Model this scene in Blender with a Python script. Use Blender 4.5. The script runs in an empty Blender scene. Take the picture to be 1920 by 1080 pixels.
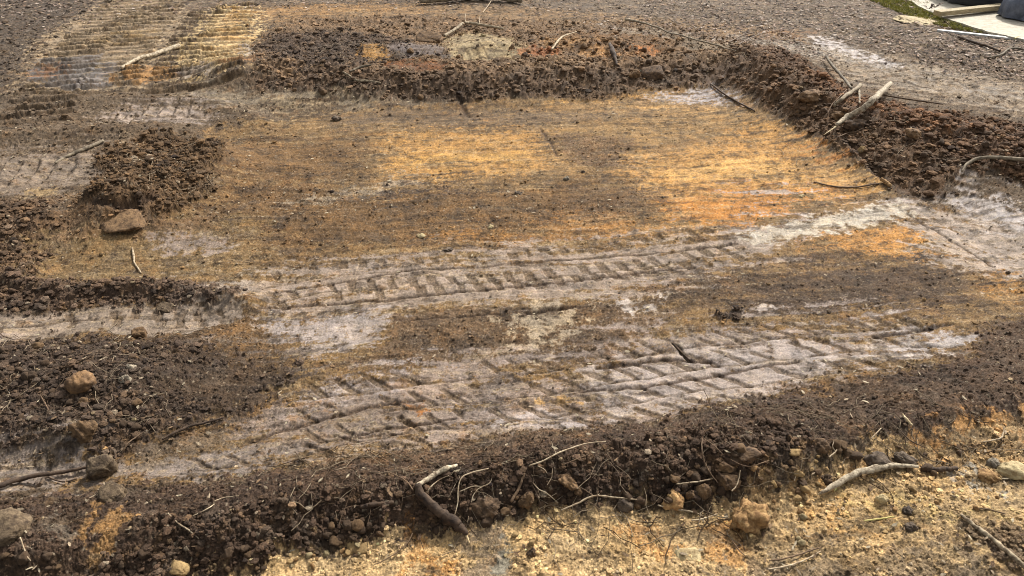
import bpy, math, random
import numpy as np
from mathutils import Vector

random.seed(7); RNG = np.random.default_rng(11)
SC = bpy.context.scene
COL = SC.collection
# ------------------------------------------------------------------ camera
CAM_H = 1.70; PITCH = math.radians(32.0); F = 1397.0      # F: focal length in photo pixels (1920 wide)
cam = bpy.data.cameras.new('camera'); cam.sensor_width = 36; cam.lens = 36*F/1920
cam.clip_start = .05; cam.clip_end = 2000
camo = bpy.data.objects.new('camera', cam); COL.objects.link(camo)
camo.location = (0, 0, CAM_H); camo.rotation_euler = (math.pi/2-PITCH, 0, 0)
SC.camera = camo
SC.render.resolution_x = 1024; SC.render.resolution_y = 576
# ------------------------------------------------------------------ light
SUN_EL, SUN_AZ = math.radians(42), math.radians(35)        # azimuth from +Y towards +X
w = bpy.data.worlds.new("World"); SC.world = w; w.use_nodes = True
nt = w.node_tree; bg = nt.nodes['Background']
sky = nt.nodes.new('ShaderNodeTexSky'); sky.sky_type = 'NISHITA'; sky.sun_disc = False
sky.sun_elevation = SUN_EL; sky.sun_rotation = SUN_AZ; sky.air_density = 1.2; sky.dust_density = 4; sky.ozone_density = 1
hs = nt.nodes.new('ShaderNodeHueSaturation'); hs.inputs['Saturation'].default_value = .22
nt.links.new(sky.outputs[0], hs.inputs['Color']); nt.links.new(hs.outputs[0], bg.inputs[0])
bg.inputs[1].default_value = .12
sl = bpy.data.lights.new('sun', 'SUN'); sl.energy = 3.3; sl.angle = math.radians(5); sl.color = (1, .965, .91)
so = bpy.data.objects.new('sun', sl); COL.objects.link(so); so.location = (3, 6, 8)
sd = Vector((math.sin(SUN_AZ)*math.cos(SUN_EL), math.cos(SUN_AZ)*math.cos(SUN_EL), math.sin(SUN_EL)))
so.rotation_euler = sd.to_track_quat('Z', 'Y').to_euler()
SC.view_settings.view_transform = 'Standard'; SC.view_settings.look = 'None'
SC.view_settings.exposure = .88; SC.view_settings.gamma = 1
try: SC.cycles.max_bounces = 5; SC.cycles.filter_width = 1.0
except Exception: pass
# ------------------------------------------------------------------ projection helpers
CP, SP = math.cos(PITCH), math.sin(PITCH)
def ray(px, py):
    u = (px-960)/F; v = (540-py)/F
    return np.array([u, CP+v*SP, -SP+v*CP])
def at(px, py, z=0.0):
    d = ray(px, py); t = (z-CAM_H)/d[2]; return (d[0]*t, d[1]*t)
def W(pts, z=0.0): return np.array([at(p[0], p[1], z) for p in pts], dtype=np.float64)
# ------------------------------------------------------------------ noise
_ga = np.linspace(0, 2*np.pi, 256, endpoint=False); GX = np.cos(_ga).astype(np.float32); GY = np.sin(_ga).astype(np.float32)
def ih(ix, iy, seed):
    h = (ix.astype(np.int64)*374761393 + iy.astype(np.int64)*668265263 + seed*1442695041) & 0xffffffff
    h = ((h ^ (h >> 13))*1274126177) & 0xffffffff
    return (h ^ (h >> 16)) & 0xffffffff
def noise(x, y, seed=0):
    x0 = np.floor(x); y0 = np.floor(y); fx = (x-x0).astype(np.float32); fy = (y-y0).astype(np.float32)
    ix = x0.astype(np.int64); iy = y0.astype(np.int64)
    def g(dx, dy):
        k = ih(ix+dx, iy+dy, seed) & 255
        return GX[k]*(fx-dx)+GY[k]*(fy-dy)
    u = fx*fx*fx*(fx*(fx*6-15)+10); v = fy*fy*fy*(fy*(fy*6-15)+10)
    a = g(0, 0); b = g(1, 0); c = g(0, 1); d = g(1, 1)
    return ((a+(b-a)*u)*(1-v)+(c+(d-c)*u)*v)*1.5
def fbm(x, y, f, octv, seed=0, gain=.5):
    s = 0; a = 1; n = 0
    for k in range(octv):
        s = s+a*noise(x*f+17.3*k, y*f-9.1*k, seed+k*13); n += a; a *= gain; f *= 2.03
    return s/n
def lumps(x, y, cell, seed, dens=1.0):
    """rounded clods: highest of many half spheres, 0..1"""
    X = x/cell; Y = y/cell; ix = np.floor(X).astype(np.int64); iy = np.floor(Y).astype(np.int64)
    best = np.zeros(x.shape, np.float32); tint = np.zeros(x.shape, np.float32)
    for dx in (-1, 0, 1):
        for dy in (-1, 0, 1):
            h = ih(ix+dx, iy+dy, seed)
            jx = (h & 1023)/1023.; jy = ((h >> 10) & 1023)/1023.; rr = ((h >> 20) & 1023)/1023.
            r = .25+.42*rr*rr+.1*rr
            ax = X-(ix+dx+jx); ay = Y-(iy+dy+jy); ca = np.cos(jx*40); sa = np.sin(jx*40); el = .62+.38*jy
            bx = np.abs(ax*ca+ay*sa); by = np.abs(ay*ca-ax*sa)/el
            dd = np.maximum(np.maximum(bx, by), (bx+by)*.74)/r+.25*(ax*jy-ay*rr)      # angular, tilted tops
            q = np.clip((1-dd)*2.4, 0, .75+.25*rr)*np.clip(1.15-dd*.55, 0, 1)*r*(rr < dens)
            up = q > best; best = np.where(up, q, best).astype(np.float32); tint = np.where(up, jx, tint).astype(np.float32)
    return best, tint
def ss(a, b, x):
    t = np.clip((x-a)/(b-a), 0, 1); return t*t*(3-2*t)
def pdist(x, y, P, full=False):
    """distance to polyline, signed side (+ left of travel), arclength"""
    best = np.full(x.shape, 1e9); side = np.zeros(x.shape); arc = np.zeros(x.shape); s0 = 0; rat = np.zeros(x.shape)
    for i in range(len(P)-1):
        ax, ay = P[i]; bx, by = P[i+1]; dx, dy = bx-ax, by-ay; L = math.hypot(dx, dy)
        t = np.clip(((x-ax)*dx+(y-ay)*dy)/(L*L), 0, 1)
        ex = x-ax-t*dx; ey = y-ay-t*dy; d = np.hypot(ex, ey); up = d < best
        rat = np.where(up, (dx*(y-ay)-dy*(x-ax))/L/np.maximum(d, 1e-4), rat); best = np.where(up, d, best); side = np.where(up, np.sign(dx*(y-ay)-dy*(x-ax)), side)
        arc = np.where(up, s0+t*L, arc); s0 += L
    return (best, side, arc, np.clip(rat, -1, 1)) if full else (best, side, arc)
def sdpoly(x, y, P):
    n = len(P); d = np.full(x.shape, 1e9); ins = np.zeros(x.shape, bool)
    for i in range(n):
        ax, ay = P[i]; bx, by = P[(i+1) % n]; dx, dy = bx-ax, by-ay
        t = np.clip(((x-ax)*dx+(y-ay)*dy)/(dx*dx+dy*dy+1e-12), 0, 1)
        d = np.minimum(d, np.hypot(x-ax-t*dx, y-ay-t*dy))
        c = ((ay > y) != (by > y)) & (x < (bx-ax)*(y-ay)/(by-ay+1e-12)+ax)
        ins ^= c
    return np.where(ins, d, -d)       # + inside
def lin(c, k=.62):
    c = np.array(c)/255.; l = np.where(c < .04045, c/12.92, ((c+.055)/1.055)**2.4); return l*k
# ------------------------------------------------------------------ large shapes of the earth
RIDGES = [  # crest (photo pixels, on the datum), width left of travel, width right of travel, height, end fade
    ([(-250, 1080), (0, 1062), (200, 1040), (500, 1000), (800, 950), (1100, 915), (1300, 905), (1450, 870)], .26, .085, .085),
    ([(1450, 870), (1600, 835), (1750, 800), (1950, 745), (2300, 640)], .26, .09, .055),
    ([(480, 158), (700, 166), (860, 172), (1000, 166), (1200, 152), (1400, 140)], .55, .33, .12),
    ([(640, 130), (900, 120), (1250, 112)], .45, .35, .09),
    ([(1400, 150), (1500, 205), (1600, 255), (1750, 290), (1950, 330), (2300, 390)], .30, .36, .15),
    ([(235, 412), (280, 378), (330, 348), (375, 325)], .24, .24, .16),
    ([(-100, 552), (60, 545), (300, 548), (470, 566)], .07, .05, .035),
    ([(-200, 720), (0, 715), (150, 715), (260, 730)], .25, .25, .07),
    ([(-200, 800), (0, 810), (180, 830)], .12, .10, .05),
    ([(-200, 985), (0, 985), (60, 985)], .12, .08, .05),
    ([(-200, 300), (0, 275), (120, 270), (250, 262)], .16, .14, .045),
    ([(-200, 450), (0, 440), (90, 440)], .20, .20, .06),
    ([(-100, 190), (200, 200), (400, 205), (480, 235)], .10, .10, .03),
    ([(790, 8), (975, 6)], .2, .2, .03),
]
RIDGES = [(W(p), a, b, h) for p, a, b, h in RIDGES]
PAD = W([(395, 240), (640, 205), (860, 198), (1340, 165), (1480, 245), (1700, 372), (1800, 400), (2100, 560), (2100, 640), (1850, 700), (1300, 800), (900, 850), (500, 930), (150, 940), (60, 560), (120, 470)])
FORE = [(250, 1120), (480, 1078), (560, 1050), (700, 1020), (800, 1012), (870, 1000), (1000, 975), (1200, 952), (1290, 962), (1400, 925), (1500, 900), (1600, 868), (1750, 825), (1950, 770), (2300, 700), (2600, 1500), (100, 1500)]
FOREW = W(FORE)
def macro(x, y):
    z = .018*fbm(x, y, .55, 3, 5)
    near = ss(14, 8, np.hypot(x, y)); z = z*near
    wx = x+.05*noise(x*3, y*3, 71); wy = y+.05*noise(x*3, y*3, 72)
    amp = 1+.55*fbm(x, y, 2.2, 3, 91)
    for P, a, b, h in RIDGES:
        lo = P.min(0)-1.6; hi = P.max(0)+1.6
        m = (x > lo[0]) & (x < hi[0]) & (y > lo[1]) & (y < hi[1])
        if not m.any(): continue
        d, s, _, ra = pdist(wx[m], wy[m], P, True)
        ww = b+(a-b)*(.5+.5*ra); g = h*np.exp(-(d/ww)**2)*np.clip(amp[m], .3, 1.7)
        z[m] = np.maximum(z[m], z[m]*.35+g)
    m = (np.abs(x) < 8) & (y < 9)
    if m.any():
        dp = sdpoly(wx[m], wy[m], PAD)
        z[m] += .045*ss(.05, -.35, dp)*ss(1.6, 2.4, y[m])
    return z
# ------------------------------------------------------------------ the soil: colour, wetness, looseness laid down patch by patch
A_ = np.array(at(600, 380)); B_ = np.array(at(1300, 342)); SD = (B_-A_)/np.linalg.norm(B_-A_)
A2 = np.array(at(500, 720)); B2 = np.array(at(1500, 500))
# (colour, polygon, softness m, strength, (field, threshold, width) or None, wet, loose)
PAINT = [
 ((126, 108, 90), [(-900, -100), (2900, -100), (2900, 130), (1920, 125), (1400, 70), (1000, 22), (700, 12), (400, 22), (0, 70), (-900, 100)], .2, .8, None, 0, .3),
 ((72, 62, 53), [(-300, -60), (260, -30), (210, 28), (110, 60), (60, 130), (50, 250), (-100, 280), (-300, 200)], .15, .85, ('a', -.15, .25), 0, .8),
 ((150, 118, 82), [(440, 30), (700, 16), (1000, 22), (1500, 68), (1560, 92), (1300, 80), (1000, 60), (760, 36), (520, 60)], .1, .75, ('b', -.1, .25), 0, .3),
 ((168, 126, 78), [(470, 22), (640, 13), (790, 22), (820, 36), (700, 33), (560, 42), (480, 48)], .08, .8, ('s', -.05, .2), 0, .3),
 ((168, 144, 114), [(40, 190), (260, 180), (345, 60), (340, 0), (200, 10), (80, 90)], .12, .9, None, 0, .2),
 ((170, 140, 98), [(190, 88), (230, 68), (290, 60), (280, 85), (215, 96)], .08, .8, ('a', -.1, .2), 0, .2),
 ((222, 190, 138), [(350, 168), (478, 160), (492, 100), (478, 18), (408, 22), (350, 92), (335, 130)], .1, .95, ('b', -.40, .2), 0, .15),
 ((205, 150, 80), [(400, 80), (440, 20), (470, 20), (470, 110), (440, 130)], .08, .6, ('s', -.1, .2), 0, .15),
 ((96, 90, 84), [(80, 122), (180, 112), (225, 135), (210, 170), (110, 188), (60, 160)], .08, .85, ('a', -.25, .15), .8, .1),
 ((140, 132, 124), [(110, 165), (210, 150), (230, 160), (150, 182)], .05, .7, ('b', -.1, .15), .9, .05),
 ((178, 128, 72), [(212, 150), (250, 136), (320, 138), (335, 158), (280, 166), (220, 166)], .06, .85, ('b', -.15, .2), 0, .2),
 ((150, 100, 62), [(58, 150), (80, 132), (125, 140), (120, 155), (70, 158)], .06, .8, ('b', -.1, .2), 0, .2),
 ((150, 140, 132), [(335, 150), (400, 135), (405, 165), (345, 165)], .04, .7, ('b', -.1, .15), .7, .05),
 ((150, 142, 134), [(452, 98), (492, 95), (492, 128), (458, 128)], .05, .7, ('b', -.1, .15), .7, .05),
 ((160, 106, 62), [(412, 148), (495, 140), (500, 158), (425, 162)], .05, .8, ('b', -.15, .2), 0, .3),
 # far bank
 ((112, 89, 66), [(480, 90), (560, 45), (760, 40), (1000, 50), (1250, 55), (1400, 90), (1420, 150), (1350, 168), (1000, 190), (860, 198), (500, 188)], .06, .95, None, 0, .95),
 ((66, 53, 43), [(486, 95), (530, 70), (640, 68), (760, 84), (790, 130), (760, 160), (600, 168), (510, 158)], .08, .9, ('a', -.35, .25), 0, 1),
 ((175, 128, 66), [(676, 125), (715, 112), (740, 140), (735, 158), (690, 150)], .05, .85, ('b', -.2, .2), 0, .4),
 ((118, 104, 92), [(725, 118), (830, 108), (850, 140), (750, 148)], .05, .85, ('b', -.3, .2), .4, .6),
 ((128, 80, 42), [(715, 156), (790, 150), (845, 156), (835, 172), (760, 172), (722, 168)], .035, .9, ('b', -.25, .2), 0, .4),
 ((176, 154, 116), [(830, 110), (850, 78), (900, 70), (965, 90), (1000, 142), (960, 150), (880, 148), (850, 135)], .05, .9, ('b', -.3, .22), 0, .35),
 ((138, 102, 66), [(985, 90), (1100, 70), (1240, 78), (1260, 142), (1150, 150), (1040, 130)], .08, .75, ('a', -.2, .25), 0, .8),
 ((190, 140, 88), [(1080, 128), (1150, 124), (1165, 145), (1095, 148)], .04, .85, ('b', -.2, .2), 0, .3),
 ((188, 118, 60), [(1185, 120), (1220, 118), (1240, 140), (1200, 144)], .04, .8, ('b', -.1, .2), 0, .5),
 ((86, 68, 52), [(600, 166), (860, 176), (1000, 170), (1380, 148), (1360, 168), (1000, 192), (860, 200), (500, 190)], .05, .8, ('b', -.25, .2), 0, .95),
 ((150, 132, 108), [(370, 188), (600, 190), (870, 199), (860, 208), (600, 206), (380, 218)], .04, .8, ('s', -.15, .2), .2, .15),
 # left surroundings
 ((118, 98, 76), [(-500, 190), (300, 188), (400, 235), (330, 262), (200, 285), (-500, 320)], .1, .7, ('a', -.1, .25), 0, .6),
 ((168, 150, 128), [(180, 232), (240, 212), (380, 206), (385, 236), (330, 244), (220, 240)], .05, .9, ('s', -.2, .15), .6, .1),
 ((148, 130, 105), [(-300, 310), (60, 300), (215, 296), (240, 350), (120, 380), (0, 392), (-300, 400)], .08, .85, ('s', -.12, .12), .5, .15),
 ((160, 132, 92), [(60, 370), (100, 372), (90, 392), (55, 390)], .03, .9, ('b', -.3, .15), .2, .2),
 ((84, 64, 43), [(196, 300), (300, 262), (400, 262), (425, 300), (380, 370), (330, 425), (260, 440), (180, 430), (190, 350)], .04, 1, None, 0, 1),
 ((88, 68, 50), [(-300, 400), (120, 395), (150, 440), (100, 500), (0, 560), (-300, 590)], .08, .9, ('a', -.4, .25), 0, .85),
 ((112, 88, 62), [(130, 385), (230, 372), (310, 410), (250, 440), (150, 430)], .05, .8, ('a', -.3, .2), 0, .5),
 # scraped pad
 ((148, 116, 76), [(395, 245), (640, 208), (860, 200), (1340, 165), (1480, 245), (1700, 372), (1800, 400), (2100, 560), (2100, 640), (1850, 700), (1300, 800), (900, 850), (500, 930), (150, 940), (60, 560), (120, 470), (330, 350)], .05, 1, None, 0, .22),
 ((122, 98, 72), [(600, 212), (860, 202), (1100, 205), (1250, 190), (1240, 215), (1000, 238), (640, 244)], .06, .8, ('s', -.25, .2), .15, .12),
 ((165, 128, 82), [(870, 204), (1100, 190), (1340, 168), (1410, 208), (1300, 222), (1100, 215)], .06, .75, ('s', -.05, .2), 0, .12),
 ((200, 150, 82), [(1040, 196), (1330, 172), (1350, 180), (1240, 190)], .04, .8, ('s', .0, .2), 0, .1),
 ((150, 136, 126), [(1235, 192), (1330, 168), (1412, 208), (1340, 200), (1260, 200)], .05, .9, ('s', -.25, .12), .9, .03),
 ((222, 172, 104), [(1225, 202), (1300, 200), (1350, 206), (1290, 210)], .03, .8, ('s', -.2, .2), 0, .05),
 ((196, 146, 82), [(695, 262), (720, 252), (1020, 241), (1050, 292), (990, 335), (860, 352), (700, 345)], .06, .85, ('s', -.08, .22), 0, .1),
 ((214, 164, 92), [(720, 290), (980, 280), (1000, 310), (740, 325)], .05, .8, ('s', .02, .15), 0, .05),
 ((172, 134, 84), [(1020, 240), (1200, 230), (1400, 212), (1450, 245), (1300, 275), (1200, 310), (1060, 330)], .08, .75, ('s', -.15, .25), 0, .2),
 ((96, 74, 54), [(1030, 250), (1180, 262), (1190, 312), (1120, 322), (1070, 300)], .05, .8, ('b', -.12, .2), 0, .5),
 ((208, 154, 86), [(1175, 300), (1300, 262), (1440, 248), (1530, 282), (1665, 355), (1600, 378), (1440, 385), (1400, 440), (1300, 450), (1220, 400), (1180, 345)], .07, .85, ('s', -.16, .25), 0, .08),
 ((226, 176, 106), [(1200, 318), (1420, 290), (1600, 320), (1660, 350), (1450, 352), (1260, 345)], .05, .75, ('s', .0, .2), 0, .05),
 ((206, 138, 66), [(1225, 372), (1400, 345), (1560, 352), (1480, 392), (1400, 435), (1300, 428), (1240, 400)], .06, .85, ('s', -.12, .2), 0, .1),
 ((196, 118, 50), [(1530, 280), (1600, 310), (1590, 322), (1500, 300)], .04, .6, ('s', -.05, .2), 0, .05),
 ((205, 190, 170), [(1370, 356), (1430, 350), (1520, 362), (1500, 370), (1400, 362)], .02, .9, ('s', .0, .1), .4, .02),
 ((116, 86, 54), [(395, 330), (700, 350), (1180, 345), (1220, 420), (1150, 458), (800, 470), (500, 490), (380, 430)], .08, .8, ('s', -.2, .25), 0, .4),
 ((122, 90, 56), [(395, 262), (690, 262), (700, 340), (560, 350), (400, 330)], .08, .7, ('s', -.2, .25), 0, .3),
 ((172, 150, 122), [(560, 378), (640, 348), (760, 336), (800, 345), (700, 372)], .04, .8, ('s', -.05, .15), .3, .1),
 ((82, 66, 54), [(640, 366), (790, 352), (860, 340), (850, 356), (700, 376)], .03, .85, ('s', -.12, .15), 0, .4),
 ((170, 120, 64), [(830, 430), (960, 425), (1200, 400), (1230, 440), (1150, 470), (900, 460)], .06, .7, ('s', -.08, .2), 0, .3),
 ((184, 134, 76), [(1120, 440), (1240, 420), (1330, 440), (1200, 470)], .05, .8, ('s', -.1, .2), 0, .2),
 ((142, 114, 76), [(60, 490), (200, 440), (420, 430), (520, 510), (330, 535), (90, 535)], .08, .85, ('s', -.3, .25), 0, .25),
 ((158, 142, 124), [(290, 450), (350, 436), (450, 440), (430, 470), (310, 478)], .05, .85, ('b', -.15, .2), .4, .1),
 ((130, 104, 66), [(400, 400), (520, 410), (480, 450), (380, 440)], .05, .6, ('b', -.15, .2), 0, .2),
 ((118, 88, 58), [(60, 560), (500, 560), (560, 700), (430, 800), (260, 800)], .08, .7, ('a', -.2, .2), 0, .4),
 # right corner
 ((206, 190, 168), [(1388, 452), (1430, 432), (1560, 406), (1690, 376), (1722, 404), (1600, 432), (1500, 448), (1430, 460)], .03, 1, ('s', -.42, .12), .5, .03),
 ((210, 150, 80), [(1560, 452), (1700, 420), (1755, 440), (1755, 505), (1640, 484), (1500, 472)], .03, 1, ('s', -.4, .15), 0, .1),
 ((188, 170, 144), [(1690, 385), (1790, 372), (1960, 405), (2150, 470), (2150, 560), (1920, 540), (1770, 495), (1730, 430)], .05, .95, ('s2', -.1, .14), .45, .06),
 ((196, 186, 172), [(1780, 376), (1860, 378), (1940, 420), (1900, 440), (1820, 410)], .03, .85, ('s2', -.2, .14), .7, .03),
 ((196, 140, 72), [(1815, 520), (1920, 520), (2000, 545), (1860, 560), (1790, 545)], .03, .85, ('s', -.2, .2), 0, .1),
 ((170, 158, 142), [(1715, 310), (1790, 325), (1860, 382), (1800, 372)], .04, .85, ('s2', -.15, .15), .5, .05),
 ((106, 80, 58), [(1570, 285), (1700, 296), (1780, 345), (1770, 375), (1690, 368)], .04, .9, ('b', -.5, .2), 0, .35),
 # dark scraped patch
 ((112, 88, 64), [(1170, 540), (1230, 505), (1350, 490), (1560, 474), (1760, 498), (1850, 525), (1830, 570), (1720, 592), (1500, 604), (1380, 590), (1250, 602), (1150, 570)], .05, .95, ('s', -.55, .2), 0, .25),
 ((88, 69, 53), [(1380, 525), (1520, 500), (1740, 508), (1760, 545), (1640, 580), (1450, 575)], .1, .8, ('s', -.3, .3), 0, .25),
 ((54, 42, 34), [(1340, 592), (1380, 582), (1415, 592), (1390, 602), (1350, 600)], .02, .9, None, 0, .9),
 # print band A
 ((180, 162, 138), [(340, 542), (470, 526), (560, 508), (820, 480), (1100, 462), (1300, 440), (1400, 438), (1440, 470), (1330, 500), (1180, 555), (1010, 570), (870, 590), (740, 600), (600, 610), (490, 620), (490, 580), (440, 562)], .04, .85, ('s', -.12, .16), .45, .06),
 ((184, 170, 152), [(490, 612), (560, 600), (700, 590), (745, 600), (720, 650), (660, 670), (570, 690), (556, 655), (500, 630)], .025, 1, ('s', -.45, .1), .65, .02),
 ((120, 94, 68), [(610, 690), (740, 655), (745, 600), (960, 578), (1180, 565), (1250, 600), (1230, 640), (1060, 690), (900, 682), (720, 700)], .03, .95, ('b', -.45, .2), 0, .35),
 ((180, 158, 128), [(930, 600), (1000, 570), (1090, 565), (1080, 630), (1010, 670), (960, 650)], .05, .8, ('b', -.02, .14), .3, .2),
 ((196, 184, 164), [(1130, 568), (1240, 558), (1235, 575), (1190, 585)], .02, .9, ('b', -.2, .12), .6, .02),
 ((192, 178, 158), [(1400, 584), (1440, 572), (1475, 574), (1440, 586)], .015, .95, ('b', -.4, .12), .6, .02),
 # print band B
 ((166, 148, 128), [(420, 790), (500, 745), (740, 694), (860, 680), (1060, 690), (1120, 645), (1230, 622), (1450, 602), (1500, 620), (1640, 590), (1790, 625), (1835, 655), (1820, 672), (1640, 705), (1530, 722), (1350, 772), (1190, 802), (1040, 826), (900, 822), (830, 842), (700, 885), (560, 912), (330, 925), (270, 890), (440, 830)], .04, .88, ('s', -.10, .16), .5, .08),
 ((182, 168, 152), [(500, 765), (560, 738), (640, 714), (750, 696), (700, 722), (600, 750), (530, 772)], .02, .95, ('s', -.35, .12), .65, .02),
 ((184, 172, 156), [(1610, 650), (1680, 628), (1770, 632), (1835, 655), (1790, 674), (1700, 668), (1640, 676)], .02, 1, ('s', -.3, .1), .75, .02),
 ((182, 168, 150), [(1070, 700), (1200, 670), (1440, 640), (1560, 640), (1600, 690), (1450, 740), (1300, 770), (1150, 780)], .03, .8, ('b', -.2, .12), .6, .03),
 ((176, 164, 150), [(900, 790), (1000, 770), (1080, 790), (1180, 790), (1060, 822), (940, 815)], .02, .9, ('b', -.1, .12), .7, .02),
 ((126, 106, 84), [(500, 790), (640, 760), (820, 770), (800, 830), (600, 850), (470, 840)], .06, .5, ('b', .0, .15), .3, .15),
 ((176, 112, 50), [(752, 762), (790, 758), (800, 768), (770, 774)], .015, .9, ('b', -.3, .2), 0, .05),
 ((190, 146, 84), [(980, 752), (1050, 742), (1080, 750), (1010, 760)], .015, .8, ('b', -.2, .2), 0, .1),
 ((166, 116, 62), [(520, 775), (600, 760), (610, 785), (530, 795)], .03, .5, ('b', -.1, .2), 0, .2),
 ((148, 134, 116), [(285, 885), (420, 840), (530, 850), (530, 890), (400, 925), (310, 915)], .03, .9, ('s', -.25, .15), .5, .06),
 # left prints
 ((160, 143, 118), [(-200, 610), (0, 592), (250, 572), (460, 566), (450, 596), (345, 632), (150, 640), (50, 662), (0, 680), (-200, 700)], .02, 1, ('b', -.5, .12), .45, .05),
 ((188, 172, 146), [(345, 552), (400, 536), (470, 528), (465, 552), (360, 565)], .02, .95, ('s', -.4, .15), .4, .05),
 ((74, 58, 46), [(-200, 580), (60, 535), (330, 530), (470, 556), (440, 572), (250, 574), (0, 590), (-200, 610)], .03, .9, ('b', -.35, .2), 0, .9),
 ((178, 164, 146), [(340, 655), (380, 640), (410, 645), (390, 665), (345, 668)], .02, .85, ('b', -.15, .15), .5, .05),
 # dark heap lower left
 ((70, 56, 45), [(-300, 700), (60, 655), (320, 640), (430, 665), (560, 700), (470, 765), (400, 785), (300, 830), (230, 872), (140, 835), (0, 848), (-300, 860)], .05, 1, ('b', -.6, .2), 0, .75),
 ((92, 72, 52), [(330, 650), (480, 660), (600, 690), (480, 770), (400, 790), (320, 790)], .1, .7, ('s', -.2, .3), 0, .25),
 ((144, 130, 112), [(-200, 860), (0, 848), (135, 838), (180, 870), (215, 900), (170, 945), (0, 955), (-200, 960)], .025, .95, ('s', -.5, .15), .6, .04),
 ((120, 100, 78), [(240, 850), (300, 830), (420, 795), (440, 830), (300, 880), (250, 890)], .03, .8, ('b', -.2, .2), .3, .35),
 # near dark ridge
 ((74, 57, 44), [(-300, 975), (0, 962), (250, 935), (560, 918), (700, 888), (830, 845), (1040, 830), (1190, 806), (1350, 776), (1530, 726), (1640, 708), (1835, 672), (1850, 610), (1960, 590), (2300, 590), (2300, 700), (1950, 780), (1750, 828), (1600, 868), (1500, 900), (1400, 930), (1290, 962), (1200, 956), (870, 1006), (700, 1028), (480, 1085), (300, 1200), (-300, 1200)], .035, 1, ('b', -.75, .2), 0, .55),
 ((84, 66, 50), [(1500, 740), (1640, 712), (1840, 680), (1860, 620), (2300, 600), (2300, 690), (1950, 745), (1700, 800), (1500, 850), (1420, 830)], .06, .6, ('a', -.4, .3), 0, .5),
 ((70, 54, 41), [(200, 1040), (500, 1000), (700, 960), (880, 920), (1100, 890), (1300, 860), (1420, 840), (1500, 850), (1500, 900), (1400, 930), (1290, 962), (1200, 956), (870, 1006), (700, 1028), (480, 1085), (100, 1200)], .05, .8, ('b', -.5, .3), 0, 1),
 ((96, 74, 54), [(700, 880), (900, 840), (1100, 830), (1060, 870), (800, 900), (600, 930), (560, 915)], .05, .7, ('b', -.2, .2), 0, .5),
 ((160, 120, 74), [(165, 1010), (210, 980), (255, 985), (240, 1030), (200, 1050), (170, 1040)], .025, .9, ('b', -.15, .2), 0, .35),
 ((110, 96, 80), [(75, 1010), (150, 1000), (160, 1030), (90, 1040)], .025, .8, ('b', -.2, .2), .3, .2),
 ((150, 112, 66), [(1490, 752), (1560, 720), (1640, 708), (1560, 745)], .03, .6, ('b', -.05, .2), 0, .3),
 # near clay
 ((228, 190, 136), FORE, .02, 1, None, 0, .24),
 ((150, 116, 78), [(1350, 950), (1450, 905), (1600, 870), (1760, 835), (1920, 820), (1950, 870), (1700, 880), (1560, 900), (1480, 940), (1420, 990)], .04, .65, ('b', -.12, .2), 0, .7),
 ((190, 138, 82), [(1700, 840), (1760, 815), (1960, 765), (1990, 790), (1850, 815), (1740, 850)], .03, .85, ('b', -.25, .2), 0, .3),
 ((206, 142, 72), [(1180, 1000), (1300, 960), (1400, 960), (1420, 1010), (1250, 1040), (1170, 1035)], .05, .6, ('a', -.05, .2), 0, .3),
 ((206, 140, 66), [(780, 1040), (860, 1030), (870, 1075), (800, 1100)], .04, .7, ('a', -.25, .2), 0, .2),
 ((140, 118, 94), [(850, 1010), (930, 1005), (965, 1050), (960, 1120), (860, 1120), (880, 1060)], .03, .8, ('b', -.3, .2), .2, .15),
 ((132, 130, 116), [(915, 1030), (955, 1025), (965, 1055), (925, 1060)], .02, .7, None, .3, .05),
 ((190, 140, 76), [(1500, 930), (1700, 900), (1800, 940), (1750, 1000), (1600, 1010)], .06, .55, ('b', -.05, .2), 0, .3),
 ((220, 190, 128), [(1600, 930), (1700, 925), (1780, 960), (1850, 960), (1900, 985), (1740, 985), (1620, 960)], .04, .7, ('b', -.05, .2), 0, .2),
 ((168, 160, 146), [(1785, 890), (1830, 880), (1860, 915), (1810, 925)], .025, .85, ('b', -.2, .2), .3, .2),
 ((128, 108, 84), [(1360, 1055), (1500, 1030), (1640, 1040), (1720, 1000), (1790, 1010), (1960, 1080), (1960, 1200), (1350, 1200)], .05, .8, ('b', -.12, .2), .2, .5),
 ((100, 82, 64), [(1780, 990), (1860, 985), (1960, 1030), (1960, 1080), (1850, 1050)], .03, .85, ('b', -.2, .2), 0, .8),
 ((110, 90, 70), [(1690, 945), (1720, 950), (1730, 985), (1700, 990)], .02, .7, ('b', -.1, .2), 0, .4),
 ((150, 124, 92), [(1360, 1000), (1460, 1010), (1500, 1040), (1400, 1050)], .03, .6, ('b', -.1, .2), 0, .3),
 # right bank and the ground behind it
 ((160, 138, 112), [(1480, 85), (1620, 110), (1950, 175), (2300, 250), (2300, 330), (1950, 232), (1720, 190), (1600, 170)], .08, .8, ('s2', -.15, .2), .2, .3),
 ((186, 174, 160), [(1515, 78), (1560, 82), (1620, 108), (1695, 134), (1660, 138), (1580, 112), (1530, 95)], .05, .9, ('b', -.2, .2), .6, .03),
 ((150, 108, 70), [(1430, 62), (1520, 70), (1500, 90), (1430, 85)], .06, .6, ('a', -.1, .2), 0, .3),
 ((88, 65, 46), [(1385, 148), (1420, 118), (1500, 128), (1580, 185), (1700, 215), (1960, 255), (2300, 320), (2300, 480), (1960, 385), (1790, 342), (1660, 308), (1530, 262), (1430, 200)], .05, 1, ('b', -.7, .2), 0, .95),
 ((120, 82, 52), [(1500, 200), (1600, 200), (1750, 250), (1800, 300), (1680, 290), (1560, 250)], .08, .45, ('b', -.1, .2), 0, .9),

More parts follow.
